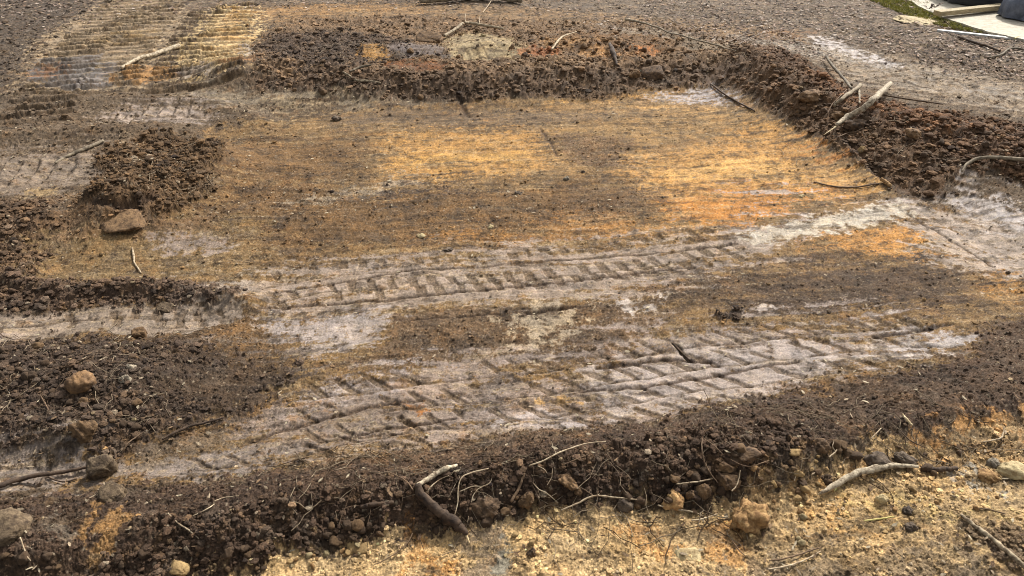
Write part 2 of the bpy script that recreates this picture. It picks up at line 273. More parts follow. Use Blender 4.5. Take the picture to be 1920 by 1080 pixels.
 ((84, 64, 43), [(150, 400), (200, 330), (300, 285), (400, 270), (430, 305), (385, 375), (330, 425), (270, 448), (160, 440)], .04, 1, None, 0, 1),
 ((104, 80, 56), [(100, 430), (160, 410), (330, 425), (420, 400), (400, 430), (240, 450), (110, 470)], .04, .8, ('b', -.25, .2), 0, .55),
 ((196, 180, 158), [(1388, 452), (1430, 432), (1560, 406), (1690, 378), (1722, 404), (1600, 430), (1500, 448), (1430, 460)], .03, 1, ('b', -.6, .1), .34, .02),
 ((150, 122, 88), [(1500, 300), (1560, 320), (1640, 340), (1600, 350), (1500, 325)], .03, .4, ('b', -.1, .2), 0, .2),
 ((96, 78, 58), [(1200, 275), (1290, 258), (1330, 268), (1250, 285)], .04, .6, ('s', -.15, .2), 0, .4),
 ((104, 88, 72), [(1180, 356), (1280, 352), (1270, 372), (1190, 372)], .04, .6, ('s', -.15, .2), 0, .3),
 ((120, 92, 60), [(600, 262), (694, 262), (700, 340), (610, 345)], .03, .45, None, 0, .25),
 ((84, 66, 50), [(1060, 372), (1240, 380), (1180, 410), (1040, 400)], .05, .5, ('b', -.08, .2), 0, .5),
 # crumbly foot of the banks, rust and pale spills on the far bank
 ((92, 70, 50), [(1350, 150), (1400, 140), (1470, 185), (1560, 240), (1680, 300), (1800, 345), (1760, 372), (1640, 335), (1540, 278), (1450, 232), (1395, 192), (1350, 172)], .04, .9, ('b', -.35, .2), 0, .95),
 ((84, 66, 50), [(480, 172), (860, 186), (1100, 176), (1380, 152), (1370, 166), (1100, 192), (860, 199), (480, 188)], .03, .85, ('b', -.3, .2), 0, .95),
 ((168, 128, 84), [(1010, 100), (1060, 92), (1120, 104), (1100, 122), (1030, 120)], .04, .7, ('b', -.12, .15), 0, .9),
 ((150, 134, 112), [(1240, 90), (1330, 95), (1400, 120), (1360, 140), (1280, 125)], .05, .6, ('b', -.1, .15), 0, .8),
 ((138, 84, 48), [(960, 128), (1010, 120), (1060, 132), (1020, 146)], .03, .7, ('b', -.15, .15), 0, .9),
 ((156, 140, 118), [(1130, 72), (1230, 62), (1330, 80), (1240, 92)], .06, .6, ('b', -.08, .15), 0, .5),
 ((128, 112, 96), [(560, 110), (640, 100), (700, 118), (620, 130)], .05, .5, ('b', -.0, .15), 0, .9),
 ((164, 140, 106), [(500, 200), (640, 196), (660, 204), (520, 212)], .03, .6, ('s', -.1, .2), .1, .1),
 ((176, 160, 140), [(0, 640), (60, 634), (60, 656), (0, 672)], .02, .7, ('b', -.2, .15), .4, .03),
 ((160, 146, 130), [(1120, 60), (1500, 85), (1900, 190), (1900, 205), (1480, 110)], .1, .6, ('s2', -.02, .14), .3, .2),
]
def warmup(c, wt, lo):
    if wt > .35: return (c[0]*.90, c[1]*.865, c[2]*.88)        # damp clay: mauve grey, sky sheen partly put into the colour
    k = (1.24 if lo >= .5 else .98) if sum(c) < 290 else (.95 if sum(c) < 350 else 1.0)
    return tuple(q*k for q in c)
PAINT = [(lin(warmup(c, wt, lo)), W(p), s, a, br, wt, lo) for c, p, s, a, br, wt, lo in PAINT]
BASE = lin((112, 92, 70))
# prints pressed in by wheels and tracks: (centre line px, width m, kind, rows, pitch)
TRACKS = [
 ([(470, 560), (620, 532), (820, 522), (1000, 510), (1200, 488), (1400, 455)], .40, 'lug', 3, .085),
 ([(520, 800), (800, 765), (1000, 745), (1200, 708), (1420, 680), (1640, 655), (1820, 650)], .50, 'lug', 4, .105),
 ([(-60, 632), (120, 606), (280, 598), (350, 600), (460, 590)], .22, 'lug', 2, .085),
 ([(300, 905), (500, 880), (640, 850), (820, 800)], .20, 'lug', 2, .11),
 ([(60, 260), (90, 200), (130, 130), (180, 70), (230, 20), (260, -20)], .46, 'crawler', 5, .15),
 ([(200, 200), (215, 150), (260, 80), (300, 30), (340, -20)], .46, 'crawler', 5, .16),
 ([(318, 195), (335, 130), (370, 60), (400, 15)], .34, 'crawler', 5, .15),
 ([(412, 190), (415, 120), (430, 60), (450, 12)], .44, 'crawler', 5, .15),
 ([(-150, 350), (0, 345), (120, 330), (240, 315)], .38, 'crawler', 3, .10),
 ([(-150, 240), (0, 238), (160, 250), (300, 235)], .40, 'crawler', 3, .11),
 ([(180, 228), (260, 222), (390, 218)], .25, 'crawler', 3, .10),
 ([(1300, 20), (1480, 90), (1640, 130), (1800, 180), (1960, 215)], .40, 'crawler', 3, .10),
 ([(1500, 20), (1680, 80), (1840, 130), (1990, 170)], .45, 'crawler', 3, .11),
 ([(860, 135), (940, 128)], .35, 'crawler', 2, .07),
 ([(0, 905), (100, 885), (200, 880)], .20, 'crawler', 2, .13),
 ([(1750, 380), (1850, 440), (1960, 500)], .30, 'crawler', 2, .12),
]
TRACKS = [(W(p), a, k, r, q) for p, a, k, r, q in TRACKS]
EDGES = [  # narrow cuts and low steps left by the bucket, and one dark shade gap: line, width, depth, side rise
 ([(1575, 285), (1620, 318), (1665, 352)], .02, -.025, .03),
 ([(1012, 240), (1030, 265), (1045, 292)], .012, -.008, 0),
 ([(860, 190), (866, 204), (878, 220)], .02, -.015, 0),
 ([(490, 580), (700, 566), (900, 546), (1100, 524), (1300, 500)], .010, -.006, 0),
 ([(520, 548), (760, 510), (960, 495), (1240, 476), (1380, 458)], .007, -.006, 0),
 ([(740, 604), (860, 598), (945, 592)], .006, -.006, 0),
 ([(985, 588), (1040, 581), (1078, 577)], .010, -.014, 0),
 ([(1262, 642), (1278, 660), (1294, 676)], .008, -.02, 0),
 ([(640, 830), (720, 808), (800, 800), (850, 785)], .007, -.007, 0),
 ([(470, 830), (560, 800), (690, 765), (790, 750)], .010, -.010, 0),
 ([(1090, 735), (1200, 728), (1300, 712), (1420, 690), (1500, 680)], .008, -.006, 0),
 ([(1120, 690), (1240, 672), (1330, 680)], .010, -.010, 0),
 ([(1640, 632), (1700, 624), (1780, 608)], .010, -.012, 0),
 ([(190, 424), (230, 430), (270, 424), (300, 408)], .02, -.03, 0),  # dark gap below the left slab, its shadow put into the colour
 ([(1700, 400), (1780, 450), (1860, 500)], .008, -.006, 0),
]
EDGES = [(W(p), a, d, r) for p, a, d, r in EDGES]

def terrain(x, y, micro=True):
    """height, colour, wetness, looseness of the earth at world points"""
    x = np.asarray(x, np.float64); y = np.asarray(y, np.float64)
    z = macro(x, y); n = x.size
    C = np.repeat(BASE[None, :], n, 0); Wt = np.zeros(n); Lo = np.full(n, .5)
    n1 = fbm(x, y, 2.3, 3, 31); n2 = fbm(x, y, 2.3, 3, 32)
    n3 = fbm(x, y, 14, 3, 33); n4 = fbm(x, y, 14, 3, 34)
    wx = x+.10*n1+.035*n3; wy = y+.10*n2+.035*n4
    wx2 = x+.022*n3; wy2 = y+.022*n4
    u = x*SD[0]+y*SD[1]; v = -x*SD[1]+y*SD[0]
    v = v+.05*noise(x*1.7, y*1.7, 36)+.012*n3+.05*np.sin(u*.8)
    u2 = x*.80-y*.6; v2 = x*.6+y*.80
    FL = {'a': fbm(x, y, 5, 4, 41, .6), 'b': fbm(x, y, 16, 4, 42, .65),
          's': .65*fbm(u*.09, v, 17, 4, 43, .7)+.35*fbm(x, y, 18, 4, 44, .65),
          's2': .65*fbm(u2*.12, v2, 15, 4, 45, .7)+.35*fbm(x, y, 18, 4, 46, .65)}
    FB2 = fbm(x, y, 38, 3, 47, .7); FF2 = noise(x*150, y*150, 48)
    for c, P, s, a, br, wt, lo in PAINT:
        mg = .25+s*2.2
        b0 = P.min(0)-mg; b1 = P.max(0)+mg
        m = np.nonzero((x > b0[0]) & (x < b1[0]) & (y > b0[1]) & (y < b1[1]))[0]
        if m.size == 0: continue
        q = .5
        d = sdpoly(x[m]+(wx[m]-x[m])*q+(wx2[m]-x[m])*.5, y[m]+(wy[m]-y[m])*q+(wy2[m]-y[m])*.5, P)
        st = br is not None and br[0][0] == 's'
        edge = d/(s+.11 if st else s*1.3)+(4.2 if st else 2.8)*FL[br[0] if br else 'b'][m]+1.2*FB2[m]+.5*FF2[m]
        al = ss(-.22, .38, edge)*a
        if br:
            f = FL[br[0]][m]+.25*FB2[m]+.12*FF2[m]+.30*(ss(-s*1.2, s*3.0, d)-.6)
            al = al*ss(br[1]-br[2]*.25, br[1]+br[2]*.25, f)
        C[m] = C[m]*(1-al[:, None])+c*al[:, None]
        Wt[m] = Wt[m]*(1-al)+wt*al; Lo[m] = Lo[m]*(1-al)+lo*al
    # crumbs smeared over, pale and dark drag marks, ochre flecks
    v1 = .8*fbm(u*.10+5, v, 14, 5, 81, .7)+.5*FL['b']; v2 = .8*fbm(u*.12-3, v, 22, 4, 82, .7)+.6*FB2
    v3 = fbm(x+9, y, 9, 4, 83, .65)
    def over(mask, c):
        nonlocal C
        C = C*(1-mask[:, None])+lin(c)*mask[:, None]
    nd = np.clip(1-Lo*1.0, 0, 1); lum = C.mean(1)
    mk = ss(.06, .22, -v1)*.62*(1-.2*Wt)*ss(.9, .5, Lo); over(mk, (86, 66, 46)); Wt = Wt*(1-mk); Lo = np.clip(Lo+.34*mk*nd*ss(0, .25, v3), 0, 1)
    over(ss(.12, .30, v2)*.5*nd*(1-.7*Wt)*(lum > .08), (202, 172, 128)); over(ss(.14, .3, v3-.3*Wt)*.20*nd*(lum > .05), (196, 140, 80))
    over(ss(.14, .30, v3*-1+.1*v1)*.40*(1-nd*.4)*(lum > .03), (116, 100, 84))
    over(ss(.12, .3, fbm(x-4, y+7, 24, 3, 84, .7))*.30*ss(.4, .9, Lo), (140, 108, 74))
    # cleaner clay stands a few mm lower than the crumbly soil strewn over it
    z = z+.006*Lo
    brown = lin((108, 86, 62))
    for P, wd, kind, rows, pit in TRACKS:
        b0 = P.min(0)-wd; b1 = P.max(0)+wd
        m = np.nonzero((x > b0[0]) & (x < b1[0]) & (y > b0[1]) & (y < b1[1]))[0]
        if m.size == 0: continue
        px = x[m]+.010*n3[m]+.02*n1[m]; py = y[m]+.010*n4[m]+.02*n2[m]
        d, sg, s = pdist(px, py, P); t = d*sg/wd+.5
        L = np.hypot(*(P[1:]-P[:-1]).T).sum()
        ins = ss(0, .06, t)*ss(1, .94, t)*ss(0, .12, s)*ss(L, L-.12, s)
        if kind == 'lug':
            keep = ss(-.36, -.1, FL['a'][m]+.45*FL['b'][m])*ss(.55, .2, Lo[m])*ins
            r = np.floor(np.clip(t, 0, .999)*rows); c = np.clip(t, 0, .999)*rows-r
            ph = s/pit+.5*(r % 2)+(.30 if pit < .095 else 1.0)*(c-.5)+.12*noise(s*9, r*7.7, 5)
            k = np.floor(ph); f = ph-k; hsh = (ih(k.astype(np.int64), r.astype(np.int64), 9) & 255)/255.
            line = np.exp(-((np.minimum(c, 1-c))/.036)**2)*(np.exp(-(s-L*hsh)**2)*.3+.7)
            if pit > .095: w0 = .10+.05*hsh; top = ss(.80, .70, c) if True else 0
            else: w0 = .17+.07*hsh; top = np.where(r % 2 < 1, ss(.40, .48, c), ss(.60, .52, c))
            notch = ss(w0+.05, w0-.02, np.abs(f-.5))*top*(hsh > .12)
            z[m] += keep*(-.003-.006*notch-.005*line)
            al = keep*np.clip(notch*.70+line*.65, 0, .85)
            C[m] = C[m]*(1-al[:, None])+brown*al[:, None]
            Wt[m] *= 1-al*.8
        else:
            keep = ins*ss(-.5, -.1, FL['a'][m]); ph = s/pit+.40*noise(px*2.2, py*2.2, 8)+.07*noise(px*13, py*13, 10); f = ph-np.floor(ph)
            rv = ss(-.55, .0, FL['b'][m]+.25*noise(t*5, s*2, 12))
            z[m] += keep*rv*(.5+1.1*np.clip(.5+n1[m]*2.2, 0, 1))*(rows*.0058*np.minimum((1-f)/.78, f/.22)-.012)
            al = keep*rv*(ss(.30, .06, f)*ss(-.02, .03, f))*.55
            C[m] = C[m]*(1-al[:, None])+brown*.8*al[:, None]  # steep rib sides tinted darker, their shade put into the colour
    for P, wd, dep, rise in EDGES:
        b0 = P.min(0)-.25; b1 = P.max(0)+.25
        m = np.nonzero((x > b0[0]) & (x < b1[0]) & (y > b0[1]) & (y < b1[1]))[0]
        if m.size == 0: continue
        d, sg, s = pdist(x[m]+.012*n3[m]+.01*FL['b'][m], y[m]+.012*n4[m], P)
        g = np.exp(-(d/wd)**2)*ss(-.5, .1, FL['a'][m]+.3)
        z[m] += dep*g
        if rise: z[m] += rise*np.exp(-(d/.12)**2)*(sg < 0)
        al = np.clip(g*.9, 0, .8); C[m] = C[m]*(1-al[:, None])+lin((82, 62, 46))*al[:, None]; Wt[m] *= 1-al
    # relief: heaped clods, drag streaks, grain
    dist = np.hypot(x, y)
    far = ss(13, 7, dist)
    lx = x+.016*fbm(x, y, 26, 2, 61)+.006*fbm(x, y, 90, 2, 58); ly = y+.016*fbm(x, y, 26, 2, 62)+.006*fbm(x, y, 90, 2, 59)
    tint = np.zeros(n)
    bigm = ss(.65, 1, Lo)
    for cell, hgt, msk, sd in ((.26, .13, bigm*ss(-.1, .3, n1), 101), (.13, .40, bigm*ss(-.15, .25, n2), 102), (.062, .48, ss(.55, 1, Lo)*ss(-.2, .3, FL['a']), 103), (.030, .55, ss(.35, .9, Lo)*ss(-.3, .2, FL['b']), 104), (.016, .7, ss(.15, .7, Lo)*.85+.06, 105), (.009, .9, ss(.05, .5, Lo)*.7+.12, 106)):
        if cell < .02 and not micro: continue
        q, tt = lumps(lx, ly, cell, sd, .85)
        z = z+q*cell*hgt*msk*far*(.6 if cell > .05 else .8)
        tint += (tt-.5)*(q > .02)*msk*.5
    z = z+.045*bigm*fbm(x, y, 8, 6, 63, .7)*far+.012*ss(.3, .8, Lo)*fbm(x+3, y, 20, 5, 56, .75)*far+.010*fbm(x, y, 3.5, 3, 57)*far
    z = z+(.005+.004*Lo)*(1-.4*Wt)*fbm(u*.14, v, 24, 4, 64, .65)*far
    z = z+(.0075+.007*Lo)*(1-.55*Wt)*fbm(x, y, 40, 5, 65, .85)*far
    z = z-.004*Wt*0
    cl = (C[:, 0] > .22)*ss(.1, .2, Lo)*ss(2.6, 1.9, y)
    z = z+.010*cl*np.abs(fbm(x, y, 11, 4, 54, .65))+.004*cl*fbm(x, y, 70, 3, 53, .8)
    # mottling of the soil, colour contrast raised for crisper light and shade
    mott = 1+.55*FL['a']+.60*FL['b']+.30*tint+(.10+.5*ss(-.2, .3, n2))*fbm(u*.13, v, 30, 4, 66, .7)*(1-.8*Wt)+.42*fbm(x, y, 55, 3, 55, .8)*(1-.5*Wt)
    sp = noise(x*120, y*120, 67); sp2 = noise(x*260, y*260, 68)
    mott = mott+(.42*sp+.40*sp2)*(1-.55*Wt)
    C = C*np.clip(mott, .38, 2.0)[:, None]
    warm = fbm(x, y, 7, 4, 69, .6)
    C = C*np.stack([.985+.07*warm, 1+.0*warm, 1.0-.14*warm], 1)
    fl = ss(.62, .70, noise(x*75+3, y*75, 70)*(.6+.4*np.minimum(1, 4/np.maximum(dist, 1))))*(1-Wt)   # pale grit
    C = C*(1-.5*fl[:, None])+lin((205, 185, 155))*.5*fl[:, None]
    return z, np.clip(C, .004, .9), np.clip(Wt*(.75+.6*FL['b']), 0, 1), Lo

def H(x, y): return terrain(np.atleast_1d(float(x)), np.atleast_1d(float(y)))[0][0]
def hits(pxs, lifts=0.0):
    """ground points seen at photo pixels (first crossing of the sight line with the relief), vectorised"""
    pxs = np.atleast_2d(np.array(pxs, float)); n = len(pxs); lifts = np.broadcast_to(np.array(lifts, float), (n,))
    K = 40; zt = np.linspace(.32, -.06, K)
    R = np.array([ray(*p) for p in pxs]); T = (zt[None]-CAM_H)/R[:, 2:3]
    X = R[:, :1]*T; Y = R[:, 1:2]*T
    Z = terrain(X.ravel(), Y.ravel(), False)[0].reshape(n, K)+lifts[:, None]
    out = []
    for i in range(n):
        df = zt-Z[i]; k = np.nonzero(df <= 0)[0]; k = k[0] if len(k) else K-1
        if k == 0: out.append((X[i, 0], Y[i, 0], zt[0])); continue
        a, b = df[k-1], df[k]; f = a/(a-b) if a != b else 0
        out.append((X[i, k-1]*(1-f)+X[i, k]*f, Y[i, k-1]*(1-f)+Y[i, k]*f, zt[k-1]*(1-f)+zt[k]*f))
    return np.array(out)
# ------------------------------------------------------------------ mesh helpers
def mesh_np(name, V, Fq, mat, colr=None, wet=None, smooth=True):
    me = bpy.data.meshes.new(name); V = np.asarray(V, np.float32); Fq = np.asarray(Fq, np.int32); k = Fq.shape[1]
    me.vertices.add(len(V)); me.vertices.foreach_set('co', V.ravel())
    me.loops.add(Fq.size); me.loops.foreach_set('vertex_index', Fq.ravel())
    me.polygons.add(len(Fq)); me.polygons.foreach_set('loop_start', np.arange(0, Fq.size, k, dtype=np.int32))
    me.polygons.foreach_set('loop_total', np.full(len(Fq), k, np.int32))
    me.polygons.foreach_set('use_smooth', np.full(len(Fq), smooth))
    me.update(calc_edges=True)
    if colr is not None:
        at_ = me.attributes.new('soil', 'FLOAT_COLOR', 'POINT')
        a4 = np.ones((len(V), 4), np.float32); a4[:, :3] = colr
        at_.data.foreach_set('color', a4.ravel())
        aw = me.attributes.new('wet', 'FLOAT', 'POINT'); aw.data.foreach_set('value', (np.zeros(len(V)) if wet is None else wet).astype(np.float32))
    me.materials.append(mat); return me
def link(name, me, parent=None, loc=None):
    o = bpy.data.objects.new(name, me); COL.objects.link(o)
    if loc is not None: o.location = loc
    if parent: o.parent = parent
    return o
def tag(o, label=None, cat=None, group=None, kind=None):
    for k, v in (('label', label), ('category', cat), ('group', group), ('kind', kind)):
        if v: o[k] = v
    return o
# ------------------------------------------------------------------ materials
def newmat(name):
    m = bpy.data.materials.new(name); m.use_nodes = True; t = m.node_tree; return m, t, t.nodes['Principled BSDF']
def N(t, kind, **kw):
    n = t.nodes.new(kind)
    for k, v in kw.items():
        if hasattr(n, k): setattr(n, k, v)
        else: n.inputs[k].default_value = v
    return n
def soil_mat():
    m, t, b = newmat('soil')
    a = N(t, 'ShaderNodeAttribute', attribute_name='soil'); wv = N(t, 'ShaderNodeAttribute', attribute_name='wet')
    tc = N(t, 'ShaderNodeNewGeometry')
    n1 = N(t, 'ShaderNodeTexNoise', Scale=170., Detail=6., Roughness=.7); t.links.new(tc.outputs['Position'], n1.inputs['Vector'])
    mr = N(t, 'ShaderNodeMapRange'); mr.inputs[1].default_value = .3; mr.inputs[2].default_value = .7; mr.inputs[3].default_value = .5; mr.inputs[4].default_value = 1.5
    t.links.new(n1.outputs[0], mr.inputs[0])
    mx = N(t, 'ShaderNodeMix', data_type='RGBA', blend_type='MULTIPLY'); mx.inputs[0].default_value = 1
    t.links.new(a.outputs['Color'], mx.inputs[6]); t.links.new(mr.outputs[0], mx.inputs[7]); t.links.new(mx.outputs[2], b.inputs['Base Color'])
    rr = N(t, 'ShaderNodeMapRange'); rr.inputs[3].default_value = .92; rr.inputs[4].default_value = .33
    t.links.new(wv.outputs['Fac'], rr.inputs[0]); t.links.new(rr.outputs[0], b.inputs['Roughness'])
    sp = N(t, 'ShaderNodeMapRange'); sp.inputs[3].default_value = .25; sp.inputs[4].default_value = .6
    t.links.new(wv.outputs['Fac'], sp.inputs[0]); t.links.new(sp.outputs[0], b.inputs['Specular IOR Level'])
    n2 = N(t, 'ShaderNodeTexNoise', Scale=260., Detail=5., Roughness=.75); t.links.new(tc.outputs['Position'], n2.inputs['Vector'])
    bs = N(t, 'ShaderNodeMapRange'); bs.inputs[3].default_value = .9; bs.inputs[4].default_value = .3; t.links.new(wv.outputs['Fac'], bs.inputs[0])
    bp = N(t, 'ShaderNodeBump', Distance=.008); t.links.new(n2.outputs[0], bp.inputs['Height']); t.links.new(bs.outputs[0], bp.inputs['Strength'])
    t.links.new(bp.outputs[0], b.inputs['Normal'])
    return m
def noise_mat(name, c1, c2, scale, rough=.85, c3=None, bump=.003, stretch=None, rnd=.25, lo=.35, hi=.65):
    m, t, b = newmat(name); tc = N(t, 'ShaderNodeTexCoord'); mp = N(t, 'ShaderNodeMapping')
    if stretch: mp.inputs['Scale'].default_value = stretch
    oi = N(t, 'ShaderNodeObjectInfo'); ad = N(t, 'ShaderNodeVectorMath', operation='ADD')
    cb = N(t, 'ShaderNodeCombineXYZ'); mu = N(t, 'ShaderNodeMath', operation='MULTIPLY'); mu.inputs[1].default_value = 37
    t.links.new(oi.outputs['Random'], mu.inputs[0]); t.links.new(mu.outputs[0], cb.inputs[0])
    t.links.new(tc.outputs['Object'], ad.inputs[0]); t.links.new(cb.outputs[0], ad.inputs[1]); t.links.new(ad.outputs[0], mp.inputs[0])
    n1 = N(t, 'ShaderNodeTexNoise', Scale=scale, Detail=7., Roughness=.68); t.links.new(mp.outputs[0], n1.inputs['Vector'])
    cr = N(t, 'ShaderNodeValToRGB'); e = cr.color_ramp.elements
    e[0].position = lo; e[0].color = (*lin(c1), 1); e[1].position = hi; e[1].color = (*lin(c2), 1)
    if c3: q = e.new((lo+hi)/2); q.color = (*lin(c3), 1)
    t.links.new(n1.outputs[0], cr.inputs[0])
    mr = N(t, 'ShaderNodeMapRange'); mr.inputs[3].default_value = 1-rnd; mr.inputs[4].default_value = 1+rnd; t.links.new(oi.outputs['Random'], mr.inputs[0])
    mx = N(t, 'ShaderNodeMix', data_type='RGBA', blend_type='MULTIPLY'); mx.inputs[0].default_value = 1
    t.links.new(cr.outputs[0], mx.inputs[6]); t.links.new(mr.outputs[0], mx.inputs[7]); t.links.new(mx.outputs[2], b.inputs['Base Color'])
    b.inputs['Roughness'].default_value = rough; b.inputs['Specular IOR Level'].default_value = .3
    n2 = N(t, 'ShaderNodeTexNoise', Scale=scale*3, Detail=6., Roughness=.7); t.links.new(mp.outputs[0], n2.inputs['Vector'])
    bp = N(t, 'ShaderNodeBump', Distance=bump, Strength=.9); t.links.new(n2.outputs[0], bp.inputs['Height']); t.links.new(bp.outputs[0], b.inputs['Normal'])
    return m
M_SOIL = soil_mat()
M = {
 'clod_dark': noise_mat('clod_dark', (56, 43, 33), (138, 110, 82), 45, .9, bump=.006),
 'clod_brown': noise_mat('clod_brown', (78, 58, 40), (164, 130, 92), 45, .9, bump=.006),
 'clod_grey': noise_mat('clod_grey', (76, 60, 44), (156, 134, 104), 48, .8, bump=.007, c3=(118, 98, 74)),
 'clod_orange': noise_mat('clod_orange', (140, 104, 66), (230, 188, 128), 60, .9, c3=(186, 144, 94), bump=.006),
 'clod_tan': noise_mat('clod_tan', (148, 118, 78), (212, 178, 122), 30, .9),
 'stone_tan': noise_mat('stone_tan', (96, 72, 50), (190, 146, 98), 22, .75, bump=.005),
 'stone_grey': noise_mat('stone_grey', (104, 94, 80), (184, 168, 142), 40, .75, bump=.005),
 'stone_dark': noise_mat('stone_dark', (66, 54, 44), (128, 110, 90), 45, .85, bump=.006),
 'stone_pale': noise_mat('stone_pale', (150, 122, 82), (226, 206, 156), 36, .8, bump=.005),
 'bark_pale': noise_mat('bark_pale', (116, 98, 76), (212, 192, 158), 50, .85, bump=.004, stretch=(1, 1, 1), lo=.38, hi=.6),
 'bark_grey': noise_mat('bark_grey', (96, 84, 68), (172, 156, 130), 30, .85),
 'bark_birch': noise_mat('bark_birch', (112, 92, 70), (226, 208, 176), 60, .8, lo=.38, hi=.58, bump=.004),
 'bark_dark': noise_mat('bark_dark', (50, 38, 30), (112, 90, 70), 30, .85),
 'wood_bare': noise_mat('wood_bare', (190, 158, 108), (240, 220, 178), 30, .75),
 'root_pale': noise_mat('root_pale', (150, 124, 94), (224, 204, 170), 40, .8),
 'root_brown': noise_mat('root_brown', (84, 64, 48), (150, 122, 92), 40, .8),
 'straw': noise_mat('straw', (178, 162, 84), (214, 200, 128), 30, .7),
}
# ------------------------------------------------------------------ the ground: one sheet, fine near the pad, coarse to the horizon
ys = [.35, .55, .75, .9]
while ys[-1] < 9.6: ys.append(ys[-1]*1.00215)
while ys[-1] < 14: ys.append(ys[-1]*1.006)
while ys[-1] < 400: ys.append(ys[-1]*1.12)
ys = np.array(ys)
s_in = np.linspace(-.86, .86, 1440)
s_out = np.concatenate([np.linspace(.8625, 1.55, 170), [1.65, 1.9, 2.4, 3.2]])
s_ = np.concatenate([-s_out[::-1], s_in, s_out]); nc = len(s_); nr = len(ys)
dep = ys*CP+CAM_H*SP
X = (s_[None]*dep[:, None]).ravel(); Y = np.repeat(ys, nc)
Z, CC, WW, LL = terrain(X, Y)
idx = np.arange(nr*nc).reshape(nr, nc)
Fq = np.stack([idx[:-1, :-1], idx[:-1, 1:], idx[1:, 1:], idx[1:, :-1]], -1).reshape(-1, 4)
ground = link('ground', mesh_np('ground', np.stack([X, Y, Z], 1), Fq, M_SOIL, CC, WW)); tag(ground, kind='structure')
print('ground', nr, nc)
# ------------------------------------------------------------------ lump shapes
def ico(sub):
    import bmesh
    bm = bmesh.new(); bmesh.ops.create_icosphere(bm, subdivisions=sub, radius=1)
    V = np.array([v.co[:] for v in bm.verts]); T = np.array([[v.index for v in f.verts] for f in bm.faces]); bm.free(); return V, T
ICO = {k: ico(k) for k in (1, 2, 3, 4)}
def lump(sub, seed, planes=9, rough=.12, flat=.75):
    r = np.random.default_rng(seed); V, T = ICO[sub]; V = V.copy()
    if planes:
        P = r.normal(size=(planes, 3)); P /= np.linalg.norm(P, axis=1)[:, None]; D = r.uniform(.55, .95, planes)
        dt = np.clip(V@P.T, .05, None); R = np.minimum(1.05, (D/dt).min(1))
    else: R = np.ones(len(V))
    o = r.uniform(0, 50, 3)
    nn = fbm(V[:, 0]*1.3+V[:, 2]*.9+o[0], V[:, 1]*1.3-V[:, 2]*.7+o[1], 1.2, 2, seed)+.6*fbm(V[:, 0]+V[:, 1]*.7+o[2], V[:, 2]+V[:, 1]*.4, 3.1, 3, seed+1, .6)
    R = R*(1+rough*2.2*nn)
    if sub >= 3:
        h1 = fbm(V[:, 0]*1.7+V[:, 2]*1.1+o[1], V[:, 1]*1.9-V[:, 2]*1.3+o[0], 4.5, 4, seed+2, .75)
        R = R*(1+(.10+rough*.9)*h1)
    V = V*R[:, None]*np.array([1, r.uniform(.65, 1), flat*r.uniform(.8, 1.1)]); return V, T
# crumbs: loose grains and small clods of the soil, past counting
def crumbs(name, n, region, smin, smax, power, weight, seed, sub=1, lighten=1.0):
    r = np.random.default_rng(seed); P = []
    v = np.array(region, float); tot = 0; need = n
    xs = []; 
    while need > 0:
        k = max(need*3, 2000)
        px = r.uniform(v[0], v[2], k); py = r.uniform(v[1], v[3], k)
        R = np.stack([(px-960)/F, CP+(540-py)/F*SP, -SP+(540-py)/F*CP], 1); T = -CAM_H/R[:, 2]; x = R[:, 0]*T; y = R[:, 1]*T
        z, C, w_, L = terrain(x, y); keep = r.uniform(size=k) < weight(L, w_, x, y, C)
        xs.append(np.stack([x, y, z, *C.T], 1)[keep]); need -= keep.sum()
        if len(xs) > 12: break
    D = np.concatenate(xs)[:n]; n = len(D)
    U = r.uniform(size=n); size = smin*(1-U*(1-(smin/smax)**power))**(-1/power)
    dist = np.sqrt(D[:, 0]**2+D[:, 1]**2+CAM_H**2); size = size*np.clip(dist/2.6, .8, 2.0)
    var = [lump(sub, seed*31+q, 7, .22) for q in range(14)]
    nv = len(var[0][0]); vi = r.integers(0, 14, n)
    VB = np.stack([a[0] for a in var])[vi]; T = ICO[sub][1]
    an = r.uniform(0, 2*np.pi, n); ca, sa = np.cos(an), np.sin(an)
    x = VB[:, :, 0]*ca[:, None]-VB[:, :, 1]*sa[:, None]; y = VB[:, :, 0]*sa[:, None]+VB[:, :, 1]*ca[:, None]; zz = VB[:, :, 2]*.72
    V = np.stack([x*size[:, None]+D[:, :1], y*size[:, None]+D[:, 1:2], zz*size[:, None]+(D[:, 2]+size*.30)[:, None]], -1).reshape(-1, 3)
    cv = np.clip(r.normal(1.22, .3, n), .5, 1.9)*lighten; C = D[:, 3:]*cv[:, None]*np.array([1, 1, 1])
    pale = r.uniform(size=n) < (.012 if sub == 1 else 0); C[pale] = lin((190, 164, 126))*r.uniform(.6, 1.1, (pale.sum(), 1))
    C = np.repeat(np.clip(C, .01, .8), nv, 0)
    FF = (T[None]+(np.arange(n)*nv)[:, None, None]).reshape(-1, 3)
    return link(name, mesh_np(name, V, FF, M_SOIL, C, None, smooth=False))
full = (-250, -20, 2170, 1250)
c = crumbs('soil_crumbs', 34000, full, .0026, .010, 2.3, lambda L, w_, x, y, C: np.clip(L*L*1.1+.012, 0, 1)*(1-w_*.8), 3)
tag(c, 'fine dark crumbs of loose soil strewn over the whole site', 'soil crumbs', kind='stuff')
c = crumbs('soil_lumps', 10500, full, .005, .017, 2.3, lambda L, w_, x, y, C: np.clip((L-.6)*2.4, 0, 1), 5, 2)
tag(c, 'coarse brown lumps of loose soil covering the banks and ridges', 'soil lumps', kind='stuff')
